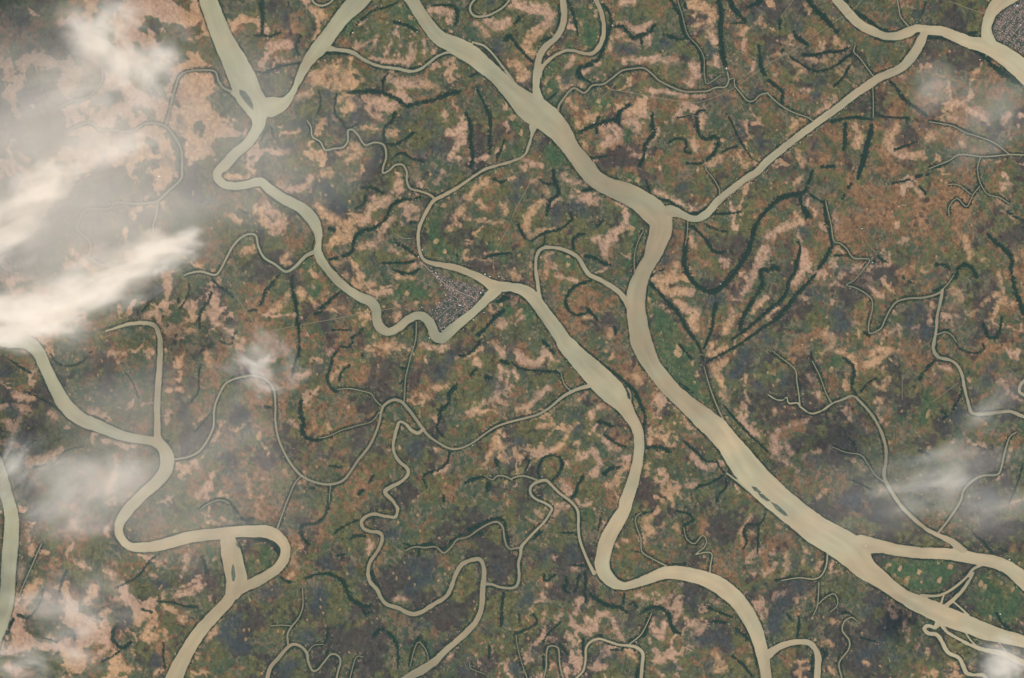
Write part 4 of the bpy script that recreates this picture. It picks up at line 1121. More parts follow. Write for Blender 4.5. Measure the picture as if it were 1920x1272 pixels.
class Field:
    def __init__(s, xs, ys):
        s.xs, s.ys = xs, ys; s.d = xs[1] - xs[0]
        s.v = np.full((len(ys), len(xs)), 99.0); s.lab = np.full(s.v.shape, -1, np.int32)
        s.side = np.zeros(s.v.shape); s.along = np.zeros(s.v.shape)
    def stroke(s, P, lab=0, marg=14.0, minw=0.0, extra=False):
        L = 0.0
        for i in range(len(P) - 1):
            a, b = P[i], P[i + 1]; dx, dy = b[0] - a[0], b[1] - a[1]; l2 = dx * dx + dy * dy + 1e-9; l = math.sqrt(l2)
            m = max(a[2], b[2]) / 2 + marg
            i0 = max(0, int((min(a[0], b[0]) - m - s.xs[0]) / s.d)); i1 = min(len(s.xs), int((max(a[0], b[0]) + m - s.xs[0]) / s.d) + 2)
            j0 = max(0, int((min(a[1], b[1]) - m - s.ys[0]) / s.d)); j1 = min(len(s.ys), int((max(a[1], b[1]) + m - s.ys[0]) / s.d) + 2)
            if i0 >= i1 or j0 >= j1: L += l; continue
            X = s.xs[None, i0:i1]; Y = s.ys[j0:j1, None]
            t = np.clip(((X - a[0]) * dx + (Y - a[1]) * dy) / l2, 0, 1)
            ex = X - a[0] - t * dx; ey = Y - a[1] - t * dy
            w = np.maximum(a[2] * (1 - t) + b[2] * t, minw)
            d = np.sqrt(ex * ex + ey * ey) - w / 2
            sub = s.v[j0:j1, i0:i1]; k = d < sub
            sub[k] = d[k]; s.lab[j0:j1, i0:i1][k] = lab
            if extra:
                sd_ = (ex * dy - ey * dx) / l
                s.side[j0:j1, i0:i1][k] = (np.broadcast_to(sd_, d.shape))[k]; s.along[j0:j1, i0:i1][k] = (np.broadcast_to(L + t * l, d.shape))[k]
            L += l

# ------------------------------------------------------------------ read the traced layout
rivers = []
for ln in RIVERS.strip().splitlines():
    if ln.startswith('R|'):
        _, tint, lab = ln.split('|'); continue
    if ln.startswith('C|'):
        tint, path = ln[2:].split(' ', 1); rivers.append(dict(tint=tint, label=None, P=catmull(parse(path)))); continue
    rivers.append(dict(tint=tint, label=lab, P=catmull(parse(ln))))
belts = [catmull(parse(l), 4.0) * [1, 1, .92] for l in BELTS.strip().splitlines()]
islands = [parse(l)[:, :2] for l in ISLANDS.strip().splitlines()]
def where(P):
    x, y = np.clip(P[:, 0].mean(), 0, 1919), np.clip(P[:, 1].mean(), 0, 1271)
    return int(round(x / 19.2)), int(round(y / 12.72))

# ------------------------------------------------------------------ water sheets: one cell grid, banks snapped to the traced outline
WF = Field(np.arange(-60.0, 1981.0, 1.0), np.arange(-50.0, 1323.0, 1.0))
for i, r in enumerate(rivers): WF.stroke(r['P'], i, minw=1.55, extra=True)
GX, GY = np.meshgrid(WF.xs, WF.ys)
def inside(poly, x, y):
    r = np.zeros(x.shape, bool); n = len(poly)
    for i in range(n):
        x1, y1 = poly[i]; x2, y2 = poly[(i + 1) % n]
        c = (y1 > y) != (y2 > y); r ^= c & (x < (x2 - x1) * (y - y1) / (y2 - y1 + 1e-12) + x1)
    return r
def polysdf(poly, x, y):
    d = np.full(x.shape, 1e9); n = len(poly)
    for i in range(n):
        a, b = poly[i], poly[(i + 1) % n]; e = b - a
        t = np.clip(((x - a[0]) * e[0] + (y - a[1]) * e[1]) / (e @ e + 1e-9), 0, 1)
        d = np.minimum(d, np.hypot(x - a[0] - t * e[0], y - a[1] - t * e[1]))
    return np.where(inside(poly, x, y), -d, d)
U = WF.v + (fbm(GX / 9, GY / 9, 5, 3) - 0.5) * 3.4 * sm(-WF.v + 3, 0, 3) * np.where(WF.v > -50, 1, 0) * 0.7
thin = np.zeros(len(rivers)); 
for i, r in enumerate(rivers): thin[i] = r['P'][:, 2].mean()
tw = np.where(WF.lab >= 0, thin[WF.lab], 9)
U = np.where(tw < 5, WF.v, U)
UW = U.copy()                                        # open-water distance before the islands are taken out
for p in islands:
    x0, y0 = p.min(0) - 8; x1, y1 = p.max(0) + 8
    i0, i1 = [int(np.clip(v - WF.xs[0], 0, len(WF.xs))) for v in (x0, x1)]; j0, j1 = [int(np.clip(v - WF.ys[0], 0, len(WF.ys))) for v in (y0, y1)]
    if i1 <= i0: continue
    sub = (slice(j0, j1), slice(i0, i1)); U[sub] = np.maximum(U[sub], -polysdf(p, GX[sub], GY[sub]))
gy, gx = np.gradient(U)
gl = np.maximum(np.hypot(gx, gy), 0.35) ** 2
mv = (U > 0) & (U < 1.6)
VX = np.where(mv, GX - U * gx / gl, GX); VY = np.where(mv, GY - U * gy / gl, GY)
ins = U < 0
cell = ins[:-1, :-1] | ins[1:, :-1] | ins[:-1, 1:] | ins[1:, 1:]
ok = (U < 1.6); cell &= ok[:-1, :-1] & ok[1:, :-1] & ok[:-1, 1:] & ok[1:, 1:]
celllab = WF.lab[:-1, :-1]

def mat_new(name):
    m = bpy.data.materials.new(name); m.use_nodes = True; nt = m.node_tree
    return m, nt, nt.nodes['Principled BSDF']
def N(nt, typ, **kw):
    n = nt.nodes.new(typ)
    for k, v in kw.items():
        if k[0] == 'i' and k[1:].isdigit(): n.inputs[int(k[1:])].default_value = v
        else: setattr(n, k, v)
    return n
def ramp(nt, fac, stops):
    r = nt.nodes.new('ShaderNodeValToRGB'); e = r.color_ramp.elements
    while len(e) < len(stops): e.new(0.5)
    for k, (p, c) in enumerate(stops):
        e[k].position = p; e[k].color = (*c, 1) if len(c) == 3 else c
    nt.links.new(fac, r.inputs[0]); return r.outputs[0]
WMAT, nt, b = mat_new('silty_water'); L = nt.links.new
at = N(nt, 'ShaderNodeAttribute', attribute_name='flow'); si = N(nt, 'ShaderNodeAttribute', attribute_name='silt')
n1 = N(nt, 'ShaderNodeTexNoise'); n1.inputs['Scale'].default_value = 1.0; n1.inputs['Detail'].default_value = 4
L(at.outputs['Vector'], n1.inputs['Vector'])
geo = N(nt, 'ShaderNodeNewGeometry')
n2 = N(nt, 'ShaderNodeTexNoise'); n2.inputs['Scale'].default_value = 0.06; n2.inputs['Detail'].default_value = 5; L(geo.outputs['Position'], n2.inputs['Vector'])
ad = N(nt, 'ShaderNodeMath', operation='ADD'); L(n1.outputs[0], ad.inputs[0]); L(n2.outputs[0], ad.inputs[1])
mr = N(nt, 'ShaderNodeMapRange'); mr.inputs['From Min'].default_value = .7; mr.inputs['From Max'].default_value = 1.3; mr.inputs['To Min'].default_value = .85; mr.inputs['To Max'].default_value = 1.15
L(ad.outputs[0], mr.inputs['Value']); vm = N(nt, 'ShaderNodeVectorMath', operation='SCALE'); L(si.outputs['Color'], vm.inputs[0]); L(mr.outputs[0], vm.inputs['Scale']); L(vm.outputs[0], b.inputs['Base Color'])
b.inputs['Roughness'].default_value = 0.5; b.inputs['Specular IOR Level'].default_value = 0.2
# silt load at surveyed points: x, y, greenness 0..1 (1 = clear grey-green, 0 = brown), brightness
SILT = np.array([(420, 60, .95, 1), (620, 90, .9, .95), (500, 200, 1, 1.05), (440, 340, .95, .95), (590, 440, .95, .85), (700, 560, .9, .8), (830, 630, .8, .85), (900, 110, .75, .93), (1010, 190, .7, .92), (1090, 290, .6, .8),
 (1170, 360, .5, .78), (1235, 430, .1, .74), (1210, 540, .3, .78), (1200, 640, .1, .76), (1260, 720, .2, .84), (1400, 850, .35, 1.15), (1560, 1000, .3, 1.08), (1700, 1100, .2, 1.05), (1850, 1180, .2, 1.1), (1700, 1035, .15, 1.0),
 (1300, 405, .75, .85), (1480, 290, .6, .92), (1700, 120, .35, 1), (1600, 45, .15, .95), (1850, 90, .3, 1.15), (1870, 30, .2, 1.05), (1020, 80, .2, .8), (1130, 60, .15, .8), (900, 300, .3, .75), (790, 440, .1, .78), (850, 500, .25, .85),
 (960, 545, .4, .9), (1060, 650, .75, .95), (1130, 720, .55, .92), (1190, 830, .3, .92), (1150, 1000, .25, 1.05), (1180, 1095, .3, 1.08), (1320, 1090, .15, 1.08), (1420, 1190, .3, 1.08), (1500, 1215, .1, .85), (1030, 470, .4, .8), (1150, 540, .4, .85),
 (90, 720, .9, 1.05), (200, 800, .7, 1), (310, 850, .3, .95), (250, 960, .25, 1), (290, 1015, .2, 1.1), (450, 1000, .1, .95), (530, 1040, .1, 1), (430, 1080, .05, .95), (370, 1180, .15, 1), (295, 720, .1, .85), (20, 1000, 1, 1.1), (10, 1150, 1, 1.0),
 (620, 900, .4, .8), (760, 900, .15, .72), (700, 1020, .1, .7), (860, 1100, .15, .72), (820, 1230, .1, .75), (1640, 850, .35, .9), (1800, 760, .35, .9), (1800, 560, .5, .85), (1650, 600, .5, .8), (700, 110, .7, .85), (640, 1230, .35, .8), (1200, 160, .5, .8)], float)
def silt(x, y):
    w0 = 0; g0 = 0; b0 = 0
    for sx_, sy_, g_, b_ in SILT:
        w = 1 / (((x - sx_) ** 2 + (y - sy_) ** 2) / 900 + 1) ** 2; w0 = w0 + w; g0 = g0 + w * g_; b0 = b0 + w * b_
    nz = fbm(x / 38, y / 38, 1700, 3) - .5; nb = fbm(x / 55, y / 55, 1710, 3) - .5
    g = np.clip(g0 / w0 + 1.3 * nz, 0, 1)[:, None]; br = (b0 / w0 * (1 + .35 * nb))[:, None]
    return (np.array([.262, .202, .118]) * (1 - g) + np.array([.226, .212, .132]) * g) * br
flow = np.stack([WF.side * 0.09, WF.along * 0.012, np.maximum(WF.lab, 0) * 3.1], -1)
usedlab = set()
for i, r in enumerate(rivers):
    c = cell & (celllab == i); jj, ii = np.nonzero(c)
    if len(jj) < 3: continue
    nx = GX.shape[1]; q = np.stack([jj * nx + ii, (jj + 1) * nx + ii, (jj + 1) * nx + ii + 1, jj * nx + ii + 1], 1)
    u, inv = np.unique(q, return_inverse=True)
    wx, wy = W(VX.ravel()[u], VY.ravel()[u])
    wide = thin[i] > 4.5
    o = link('river' if wide else 'creek', np.stack([wx, wy, np.full(len(u), 0.02)], 1), inv.reshape(-1, 4), WMAT,
             attrs={'silt': ('FLOAT_COLOR', 'POINT', np.concatenate([silt(VX.ravel()[u], VY.ravel()[u]) * (1 if thin[i] > 6 else .85 if thin[i] > 3 else .68), np.ones((len(u), 1))], 1)), 'flow': ('FLOAT_VECTOR', 'POINT', flow.reshape(-1, 3)[u])})
    x, y = where(r['P'])
    lab = r['label'] or f"thin pale creek centred {x}% across and {y}% down the photo"
    tag(o, lab, 'river' if wide else 'creek', kind='structure')
# ------------------------------------------------------------------ land cover over one ground sheet
gxs = np.arange(-75.0, 1995.1, 1.5); gys = np.arange(-60.0, 1332.1, 1.5)
X, Y = np.meshgrid(gxs, gys)
def sampleW(F, x, y):
    i = np.clip(np.round(x - WF.xs[0]).astype(int), 0, len(WF.xs) - 1); j = np.clip(np.round(y - WF.ys[0]).astype(int), 0, len(WF.ys) - 1)
    return F[j, i]
def region(rows, x, y):
    A = np.array([[int(c) for c in r] for r in rows], float)
    u = np.clip(x / 120 - 0.5, 0, 14.999); v = np.clip(y / 115.6 - 0.5, 0, 9.999)
    i = u.astype(int); j = v.astype(int); fu = u - i; fv = v - j
    return (A[j, i] * (1 - fu) + A[j, i + 1] * fu) * (1 - fv) + (A[j + 1, i] * (1 - fu) + A[j + 1, i + 1] * fu) * fv
def cells(x, y, size, ang, seed):
    ca, sa = math.cos(ang), math.sin(ang); u = (x * ca + y * sa) / size; v = (-x * sa + y * ca) / size * 0.8
    iu = np.floor(u); iv = np.floor(v); best = np.full(x.shape, 1e9); cu = np.zeros(x.shape); cv = np.zeros(x.shape); idv = np.zeros(x.shape)
    for a in (-1, 0, 1):
        for b in (-1, 0, 1):
            pu = iu + a; pv = iv + b
            qu = pu + 0.15 + 0.7 * hash2(pu, pv, seed); qv = pv + 0.15 + 0.7 * hash2(pu, pv, seed + 1)
            d = np.maximum(np.abs(u - qu), np.abs(v - qv)); k = d < best
            best[k] = d[k]; cu[k] = qu[k]; cv[k] = qv[k]; idv[k] = hash2(pu, pv, seed + 2)[k]
    cv2 = cv / 0.8
    return (cu * ca - cv2 * sa) * size, (cu * sa + cv2 * ca) * size, idv, best
wxn = (fbm(X / 22, Y / 22, 71, 3) - .5) * 16; wyn = (fbm(X / 22, Y / 22, 72, 3) - .5) * 16
XX, YY = X + wxn * 0.35, Y + wyn * 0.35
c1x, c1y, c1i, _ = cells(XX, YY, 7.5, 0.5, 11)
c2x, c2y, c2i, _ = cells(XX, YY, 6.5, -0.35, 21)
pick = fbm(X / 130, Y / 130, 33, 2) > 0.5
cx = np.where(pick, c1x, c2x); cy = np.where(pick, c1y, c2y); ci = np.where(pick, c1i, c2i)
c3x, c3y, c3i, _ = cells(XX, YY, 3.6, 0.2, 41)
mx_, my_ = 0.45 * X + 0.55 * cx, 0.45 * Y + 0.55 * cy
w2x, w2y = (fbm(X / 40, Y / 40, 81, 3) - .5) * 60, (fbm(X / 40, Y / 40, 82, 3) - .5) * 60
uB = uniform(np.abs(fbm((mx_ + w2x) / 46, (my_ + w2y) / 46, 101, 4, .5) - .5) + 0.9 * np.abs(fbm(X / 90, Y / 90, 120, 2) - .5) + 0.05 * (ci - .5) + .10 * (fbm(X / 5, Y / 5, 121, 3) - .5))
uR = uniform(fbm((mx_ + w2y) / 34, (my_ - w2x) / 34, 201, 5, .6) + 0.36 * (ci - .5) + 0.08 * (c3i - .5))
uD = uniform(fbm((mx_ - w2x) / 50, (my_ + w2x) / 50, 301, 5, .6) + 0.14 * (ci - .5))
uG = uniform(fbm((mx_ - w2y) / 30, (my_ + w2x) / 30, 401, 5, .6) + 0.2 * (c3i - .5))
rB, rR, rD = region(BG['B'], X, Y) / 10, region(BG['R'], X, Y) / 10, region(BG['D'], X, Y) / 10
def land_field(txt, amp, sc, seed, marg=26):
    F = Field(gxs, gys)
    for l in txt.strip().splitlines(): F.stroke(catmull(parse(l), 5.0), 0, marg=marg)
    return F.v + (fbm(mx_ / sc, my_ / sc, seed, 4, .6) - .5) * amp + (fbm(X / 4.5, Y / 4.5, seed + 7, 3, .6) - .5) * 10 + (c3i - .5) * 2.5 + (ci - .5) * 3
sB = land_field(BARE, 15, 9, 501); sD = land_field(DARK, 22, 14, 601); sG = land_field(GREEN, 16, 12, 701)
BF = Field(gxs, gys)
for i, b in enumerate(belts): BF.stroke(b, i)
sW = BF.v
def mixc(A, B, w): return A * (1 - w[..., None]) + np.asarray(B) * w[..., None]
vary = lambda c, k: np.asarray(c)[None, None, :] * (1 + .62 * k)
nf = (fbm(X / 5, Y / 5, 900, 3) - .5)[..., None]; nf2 = (vnoise(X / 2.2, Y / 2.2, 905) - .5)[..., None]; n8 = (fbm(X / 60, Y / 60, 910, 3) - .5)[..., None]; cj = (ci - .5)[..., None]; cj3 = (c3i - .5)[..., None]
olive = vary((.068, .062, .024), 0.8 * nf + 1.0 * cj3 + 0.9 * cj + .7 * nf2)
olive2 = vary((.036, .050, .027), 0.9 * nf + 0.7 * cj3 + .7 * nf2)
dark = vary((.036, .027, .024), 0.9 * nf + 0.7 * cj + .5 * cj3 + .6 * nf2); cooldark = vary((.032, .036, .037), 0.9 * nf + .6 * cj3 + .6 * nf2)  # second tone is a cooler dark for the traced DARK patches
rust = vary((.155, .082, .040), 0.8 * nf + 0.9 * cj3 + 0.9 * cj + .5 * nf2)
mud = vary((.105, .076, .045), 0.9 * nf + 0.9 * cj3 + .6 * nf2)
bare = vary((.300, .178, .096), 0.8 * nf + 0.45 * cj3 + 0.45 * cj + .5 * nf2)
pink = vary((.290, .178, .116), 0.8 * nf + 0.45 * cj3 + .4 * cj + .5 * nf2)
wood = vary((.008, .022, .014), 0.8 * nf + 0.4 * cj3)
lush = vary((.033, .057, .024), 0.9 * nf + 0.9 * cj3 + .5 * nf2)
col = olive + (olive2 - olive) * sm(uG, .35, .65)[..., None]
col = col + (mud - col) * (sm(uG, .60, .9) * 0.8 * sm(ci, .2, .6))[..., None]
col = col + (rust - col) * (1 - sm(uR, rR * .9 - .1, rR * .9 + .06))[..., None] * 0.9
col = col + (dark - col) * (1 - sm(uD, rD * .58 - .14, rD * .58 + .16))[..., None] * 0.85
tan = bare + (pink - bare) * sm(fbm(X / 90, Y / 90, 950, 2), .4, .6)[..., None]
tB = np.maximum(rB - .1, 0) * .20 + np.maximum(rB - .6, 0) * 1.3; wB = (1 - sm(uB, tB - .04, tB + .04)) * sm(rB, .05, .25)
col = col + (tan - col) * (wB * .9)[..., None]
wD = 1 - sm(sD, -16, 12); col = col + (cooldark - col) * (wD * .88)[..., None]
wBs = (1 - sm(sB, -2.5, 2.0)) * (1 - .75 * (1 - sm(uB, .0, .0001)) ) 
hole = np.maximum(sm(uG, .82, .9) * .6, sm(fbm(X / 3.5, Y / 3.5, 990, 2), .58, .75) * .55)
col = col + (tan - col) * ((1 - sm(sB, -4.5, 3.5)) * (1 - hole) * .95)[..., None]
wG = 1 - sm(sG, -6, 5); lushmix = lush + (olive - lush) * (sm(uG, .5, .9) * .6)[..., None]; lushmix = lushmix + (bare - lushmix) * (sm(c1i, .9, .93) * .7)[..., None]
col = col + (lushmix - col) * (wG * .92)[..., None]
# bright field plots (straw-yellow or orange) here and there
hot = (c3i > .992) & (fbm(X / 50, Y / 50, 970, 2) > .5)
col = np.where(hot[..., None], col * .45 + .55 * vary((.34, .20, .09), 0.3 * nf), col)
col = col * (1 + .25 * n8)
near = np.minimum(np.abs(sampleW(WF.v, X, Y) - 2), np.abs(sW))
speck = (vnoise(X / 1.7, Y / 1.7, 995) > .96 - .10 * (near < 7)) & (near < 30)
col = np.where(speck[..., None], col * .5 + .5 * np.array([.31, .21, .125]), col)
# thickets under the tree belts and the damp banks
wW = 1 - sm(sW + (fbm(X / 5, Y / 5, 980, 3) - .5) * 9, -1.5, 1.4)
col = col + (wood - col) * (wW * .9)[..., None]
dw = sampleW(U, X, Y)
bank = (1 - sm(dw + (fbm(X / 5, Y / 5, 981, 3) - .5) * 5, .8, 3.6)) * .8
wdt = sampleW(tw, X, Y)
bank = bank * np.where(wdt > 9, .8, 1.0)
col = col + (olive2 * .75 - col) * bank[..., None]
col = np.clip(col, 0.006, 0.8)
# outermost rows stretch to the horizon so the ground stays a single sheet
ex = np.array([-60000., -6000., -900., -300.]); exs = np.concatenate([ex, gxs, 1920 - ex[::-1]]); eys = np.concatenate([ex, gys, 1272 - ex[::-1]])
P4 = 4; colE = np.pad(col, ((P4, P4), (P4, P4), (0, 0)), mode='edge')
EX, EY = np.meshgrid(exs, eys); wx, wy = W(EX, EY)
ny, nx = EX.shape; idx = np.arange(ny * nx).reshape(ny, nx)
faces = np.stack([idx[:-1, :-1].ravel(), idx[1:, :-1].ravel(), idx[1:, 1:].ravel(), idx[:-1, 1:].ravel()], 1)
relief = np.pad(-0.0 * X, P4)
GM, nt, b = mat_new('delta_soil')
at = N(nt, 'ShaderNodeAttribute', attribute_name='cover'); geo = N(nt, 'ShaderNodeNewGeometry')
n1 = N(nt, 'ShaderNodeTexNoise'); n1.inputs['Scale'].default_value = 3.0; n1.inputs['Detail'].default_value = 5; n1.inputs['Roughness'].default_value = .65
nt.links.new(geo.outputs['Position'], n1.inputs['Vector'])
mr = N(nt, 'ShaderNodeMapRange'); mr.inputs['From Min'].default_value = .3; mr.inputs['From Max'].default_value = .7; mr.inputs['To Min'].default_value = .72; mr.inputs['To Max'].default_value = 1.28
nt.links.new(n1.outputs[0], mr.inputs['Value'])
vm = N(nt, 'ShaderNodeVectorMath', operation='SCALE'); nt.links.new(at.outputs['Color'], vm.inputs[0]); nt.links.new(mr.outputs[0], vm.inputs['Scale'])
nt.links.new(vm.outputs[0], b.inputs['Base Color']); b.inputs['Roughness'].default_value = .95; b.inputs['Specular IOR Level'].default_value = .1
g = link('ground', np.stack([wx.ravel(), wy.ravel(), relief.ravel()], 1), faces, GM,
         attrs={'cover': ('FLOAT_COLOR', 'POINT', np.concatenate([colE.reshape(-1, 3), np.ones((ny * nx, 1))], 1))})
tag(g, 'flat delta plain of tan, rust and green fields', 'ground', kind='structure')

# ------------------------------------------------------------------ islands
IM, nt, b = mat_new('island_scrub')
geo = N(nt, 'ShaderNodeNewGeometry'); n1 = N(nt, 'ShaderNodeTexNoise'); n1.inputs['Scale'].default_value = .8; n1.inputs['Detail'].default_value = 4
nt.links.new(geo.outputs['Position'], n1.inputs['Vector'])
nt.links.new(ramp(nt, n1.outputs[0], [(.3, (.028, .045, .03)), (.55, (.055, .068, .04)), (.75, (.12, .10, .06))]), b.inputs['Base Color']); b.inputs['Roughness'].default_value = .95
ILAB = ['leaf-shaped river island in the lower left cut-off channel', 'sliver of an island at the head of the lower left cut-off channel',
        'dark spindle-shaped island below the milky upper left confluence', 'upstream and smaller of two dark islets in the largest river',
        'downstream of two dark islets by the bank of the largest river', 'long island splitting off the largest river at its narrow side channel',
        'narrow islet at the elbow of the middle river']
for p, lb in zip(islands, ILAB):
    n = len(p); cx_, cy_ = p.mean(0); ring = []
    for k, (f, z) in enumerate([(1.04, -.02), (1.0, .035), (.8, .05)]):
        q = np.array([cx_, cy_]) + (p - [cx_, cy_]) * f; wx, wy = W(q[:, 0], q[:, 1]); ring.append(np.stack([wx, wy, np.full(n, z)], 1))
    bm_v = np.vstack(ring + [np.array([[*W(cx_, cy_), .052]])]); fs = []
    for k in range(2):
        for i in range(n): fs.append((k * n + i, k * n + (i + 1) % n, (k + 1) * n + (i + 1) % n, (k + 1) * n + i))
    for i in range(n): fs.append((2 * n + i, 2 * n + (i + 1) % n, 3 * n, 3 * n))
    me = bpy.data.meshes.new('river_island'); me.from_pydata([tuple(v) for v in bm_v], [], [tuple(dict.fromkeys(f)) for f in fs]); me.materials.append(IM)
    o = bpy.data.objects.new('river_island', me); C.objects.link(o); tag(o, lb, 'island', kind='structure')

# ------------------------------------------------------------------ trees
TM, nt, b = mat_new('broadleaf_foliage')
geo = N(nt, 'ShaderNodeNewGeometry'); n1 = N(nt, 'ShaderNodeTexNoise'); n1.inputs['Scale'].default_value = 4; n1.inputs['Detail'].default_value = 3
nt.links.new(geo.outputs['Position'], n1.inputs['Vector'])
nt.links.new(ramp(nt, n1.outputs[0], [(.3, (.004, .014, .009)), (.5, (.008, .023, .014)), (.72, (.020, .037, .016))]), b.inputs['Base Color'])
b.inputs['Roughness'].default_value = .9; b.inputs['Specular IOR Level'].default_value = .15
phi = (1 + 5 ** .5) / 2
ICO = np.array([(-1, phi, 0), (1, phi, 0), (-1, -phi, 0), (1, -phi, 0), (0, -1, phi), (0, 1, phi), (0, -1, -phi), (0, 1, -phi), (phi, 0, -1), (phi, 0, 1), (-phi, 0, -1), (-phi, 0, 1)]) / math.hypot(1, phi)
ICF = np.array([(0, 11, 5), (0, 5, 1), (0, 1, 7), (0, 7, 10), (0, 10, 11), (1, 5, 9), (5, 11, 4), (11, 10, 2), (10, 7, 6), (7, 1, 8), (3, 9, 4), (3, 4, 2), (3, 2, 6), (3, 6, 8), (3, 8, 9), (4, 9, 5), (2, 4, 11), (6, 2, 10), (8, 6, 7), (9, 8, 1)])
def crowns(px, py, rad):
    n = len(px); wx, wy = W(px, py); r = rad * S
    k = rng.uniform(.62, 1.3, (n, 12, 1)); V = ICO[None] * k
    a = rng.uniform(0, 6.283, n); ca, sa = np.cos(a)[:, None], np.sin(a)[:, None]
    x = V[..., 0] * ca - V[..., 1] * sa; y = V[..., 0] * sa + V[..., 1] * ca; z = V[..., 2]
    st = rng.uniform(.75, 1.3, (n, 1))
    h = np.clip(.16 + .25 * r, .14, .3)[:, None]
    V = np.stack([x * r[:, None] * st + wx[:, None], y * r[:, None] / st + wy[:, None], z * h * .6 + h * .55], -1)
    F = ICF[None] + (np.arange(n) * 12)[:, None, None]
    return V.reshape(-1, 3), F.reshape(-1, 3)
def plant(px, py, rad, name, label, cat='tree belt', group=None):
    d = sampleW(U, px, py); k = d > rad * .75 + .1
    px, py, rad = px[k], py[k], rad[k]
    if len(px) < 2: return
    V, F = crowns(px, py, rad); o = link(name, V, F, TM); tag(o, label, cat, group, 'stuff')
for i, b_ in enumerate(belts):
    pts = []
    for k in range(len(b_) - 1):
        a, c = b_[k], b_[k + 1]; l = np.hypot(*(c - a)[:2]); w = (a[2] + c[2]) / 2
        n = rng.poisson(l * w / 1.7 + .3)
        t = rng.uniform(0, 1, n); s = rng.normal(0, .34, n) * w * (.7 + .6 * rng.random()); nrm = np.array([-(c - a)[1], (c - a)[0]]) / (l + 1e-9)
        pts.append(a[:2] + (c - a)[:2] * t[:, None] + nrm * s[:, None])
    pts = np.vstack(pts); gap = fbm(pts[:, 0] / 7, pts[:, 1] / 7, 1000 + i, 2); pts = pts[gap > .28]
    L = np.hypot(*(np.diff(b_[:, :2], axis=0)).T).sum(); ends = np.hypot(*(b_[-1] - b_[0])[:2])
    shape = ('long ' if L > 90 else 'short ' if L < 35 else '') + ('looping' if ends < .6 * L else 'curving' if ends < .88 * L else 'straight')
    x, y = where(b_)
    plant(pts[:, 0], pts[:, 1], rng.uniform(.7, 1.5, len(pts)), 'tree_belt', f"{shape} dark green tree belt centred {x}% across and {y}% down the photo")
for i, r in enumerate(rivers):
    P = r['P']; pts = []; big = thin[i] > 6
    for k in range(len(P) - 1):
        a, c = P[k], P[k + 1]; l = np.hypot(*(c - a)[:2]); nrm = np.array([-(c - a)[1], (c - a)[0]]) / (l + 1e-9)
        for sgn in (-1, 1):
            dens = fbm(np.array([a[0] / 26.]), np.array([a[1] / 26. + sgn * 50]), 1300 + i, 2)[0]
            fr = (.35 + 2.6 * max(0, dens - .3)) * (1.1 if big else 1.5)
            n = rng.poisson(l * fr); t = rng.uniform(0, 1, n)
            off = (a[2] / 2 + .9 + np.abs(rng.normal(0, 1.6 if big else 1.9, n))) * sgn
            pts.append(a[:2] + (c - a)[:2] * t[:, None] + nrm * off[:, None])
    pts = np.vstack(pts); pts = pts[(pts[:, 0] > -30) & (pts[:, 0] < 1950) & (pts[:, 1] > -30) & (pts[:, 1] < 1300)]
    x, y = where(P)
    lab = f"trees fringing the {'river' if thin[i] > 4.5 else 'creek'} centred {x}% across and {y}% down the photo"
    plant(pts[:, 0], pts[:, 1], rng.uniform(.55, 1.15, len(pts)), 'riverside_trees', lab)
# loose groves and hedgerow trees in the fields
n = 26000; px = rng.uniform(-20, 1940, n); py = rng.uniform(-20, 1292, n)
f = fbm(px / 28, py / 28, 1500, 4); ix = np.clip(((px - gxs[0]) / 1.5).astype(int), 0, len(gxs) - 1); iy = np.clip(((py - gys[0]) / 1.5).astype(int), 0, len(gys) - 1)
keep = (f > .5) & (sB[iy, ix] > 0) & (wB[iy, ix] < .5)
px, py = px[keep], py[keep]
plant(px, py, rng.uniform(.45, 1.05, len(px)), 'field_trees', 'loose groves and hedgerow trees scattered over the whole plain', 'grove')

# ------------------------------------------------------------------ roads
RM, nt, b = mat_new('pale_dust_road'); b.inputs['Base Color'].default_value = (.16, .12, .075, 1); b.inputs['Roughness'].default_value = .95
def ribbon(P, wpx, z, mat, name):
    d = np.gradient(P[:, :2], axis=0); d /= np.hypot(d[:, 0], d[:, 1])[:, None] + 1e-9; nn = np.stack([-d[:, 1], d[:, 0]], 1) * wpx / 2
    a = P[:, :2] + nn; c = P[:, :2] - nn; wx, wy = W(np.concatenate([a[:, 0], c[:, 0]]), np.concatenate([a[:, 1], c[:, 1]])); m = len(P)
    i = np.arange(m - 1); F = np.stack([i, i + 1, i + 1 + m, i + m], 1)
    return link(name, np.stack([wx, wy, np.full(2 * m, z)], 1), F, mat)
for i, l in enumerate(ROADS.strip().splitlines()):
    P = catmull(parse(l), 6); o = ribbon(P, .95, .03 + .004 * i, RM, 'road'); x, y = where(P)
    tag(o, f"thin pale country road or canal bank centred {x}% across and {y}% down", 'road', kind='structure')

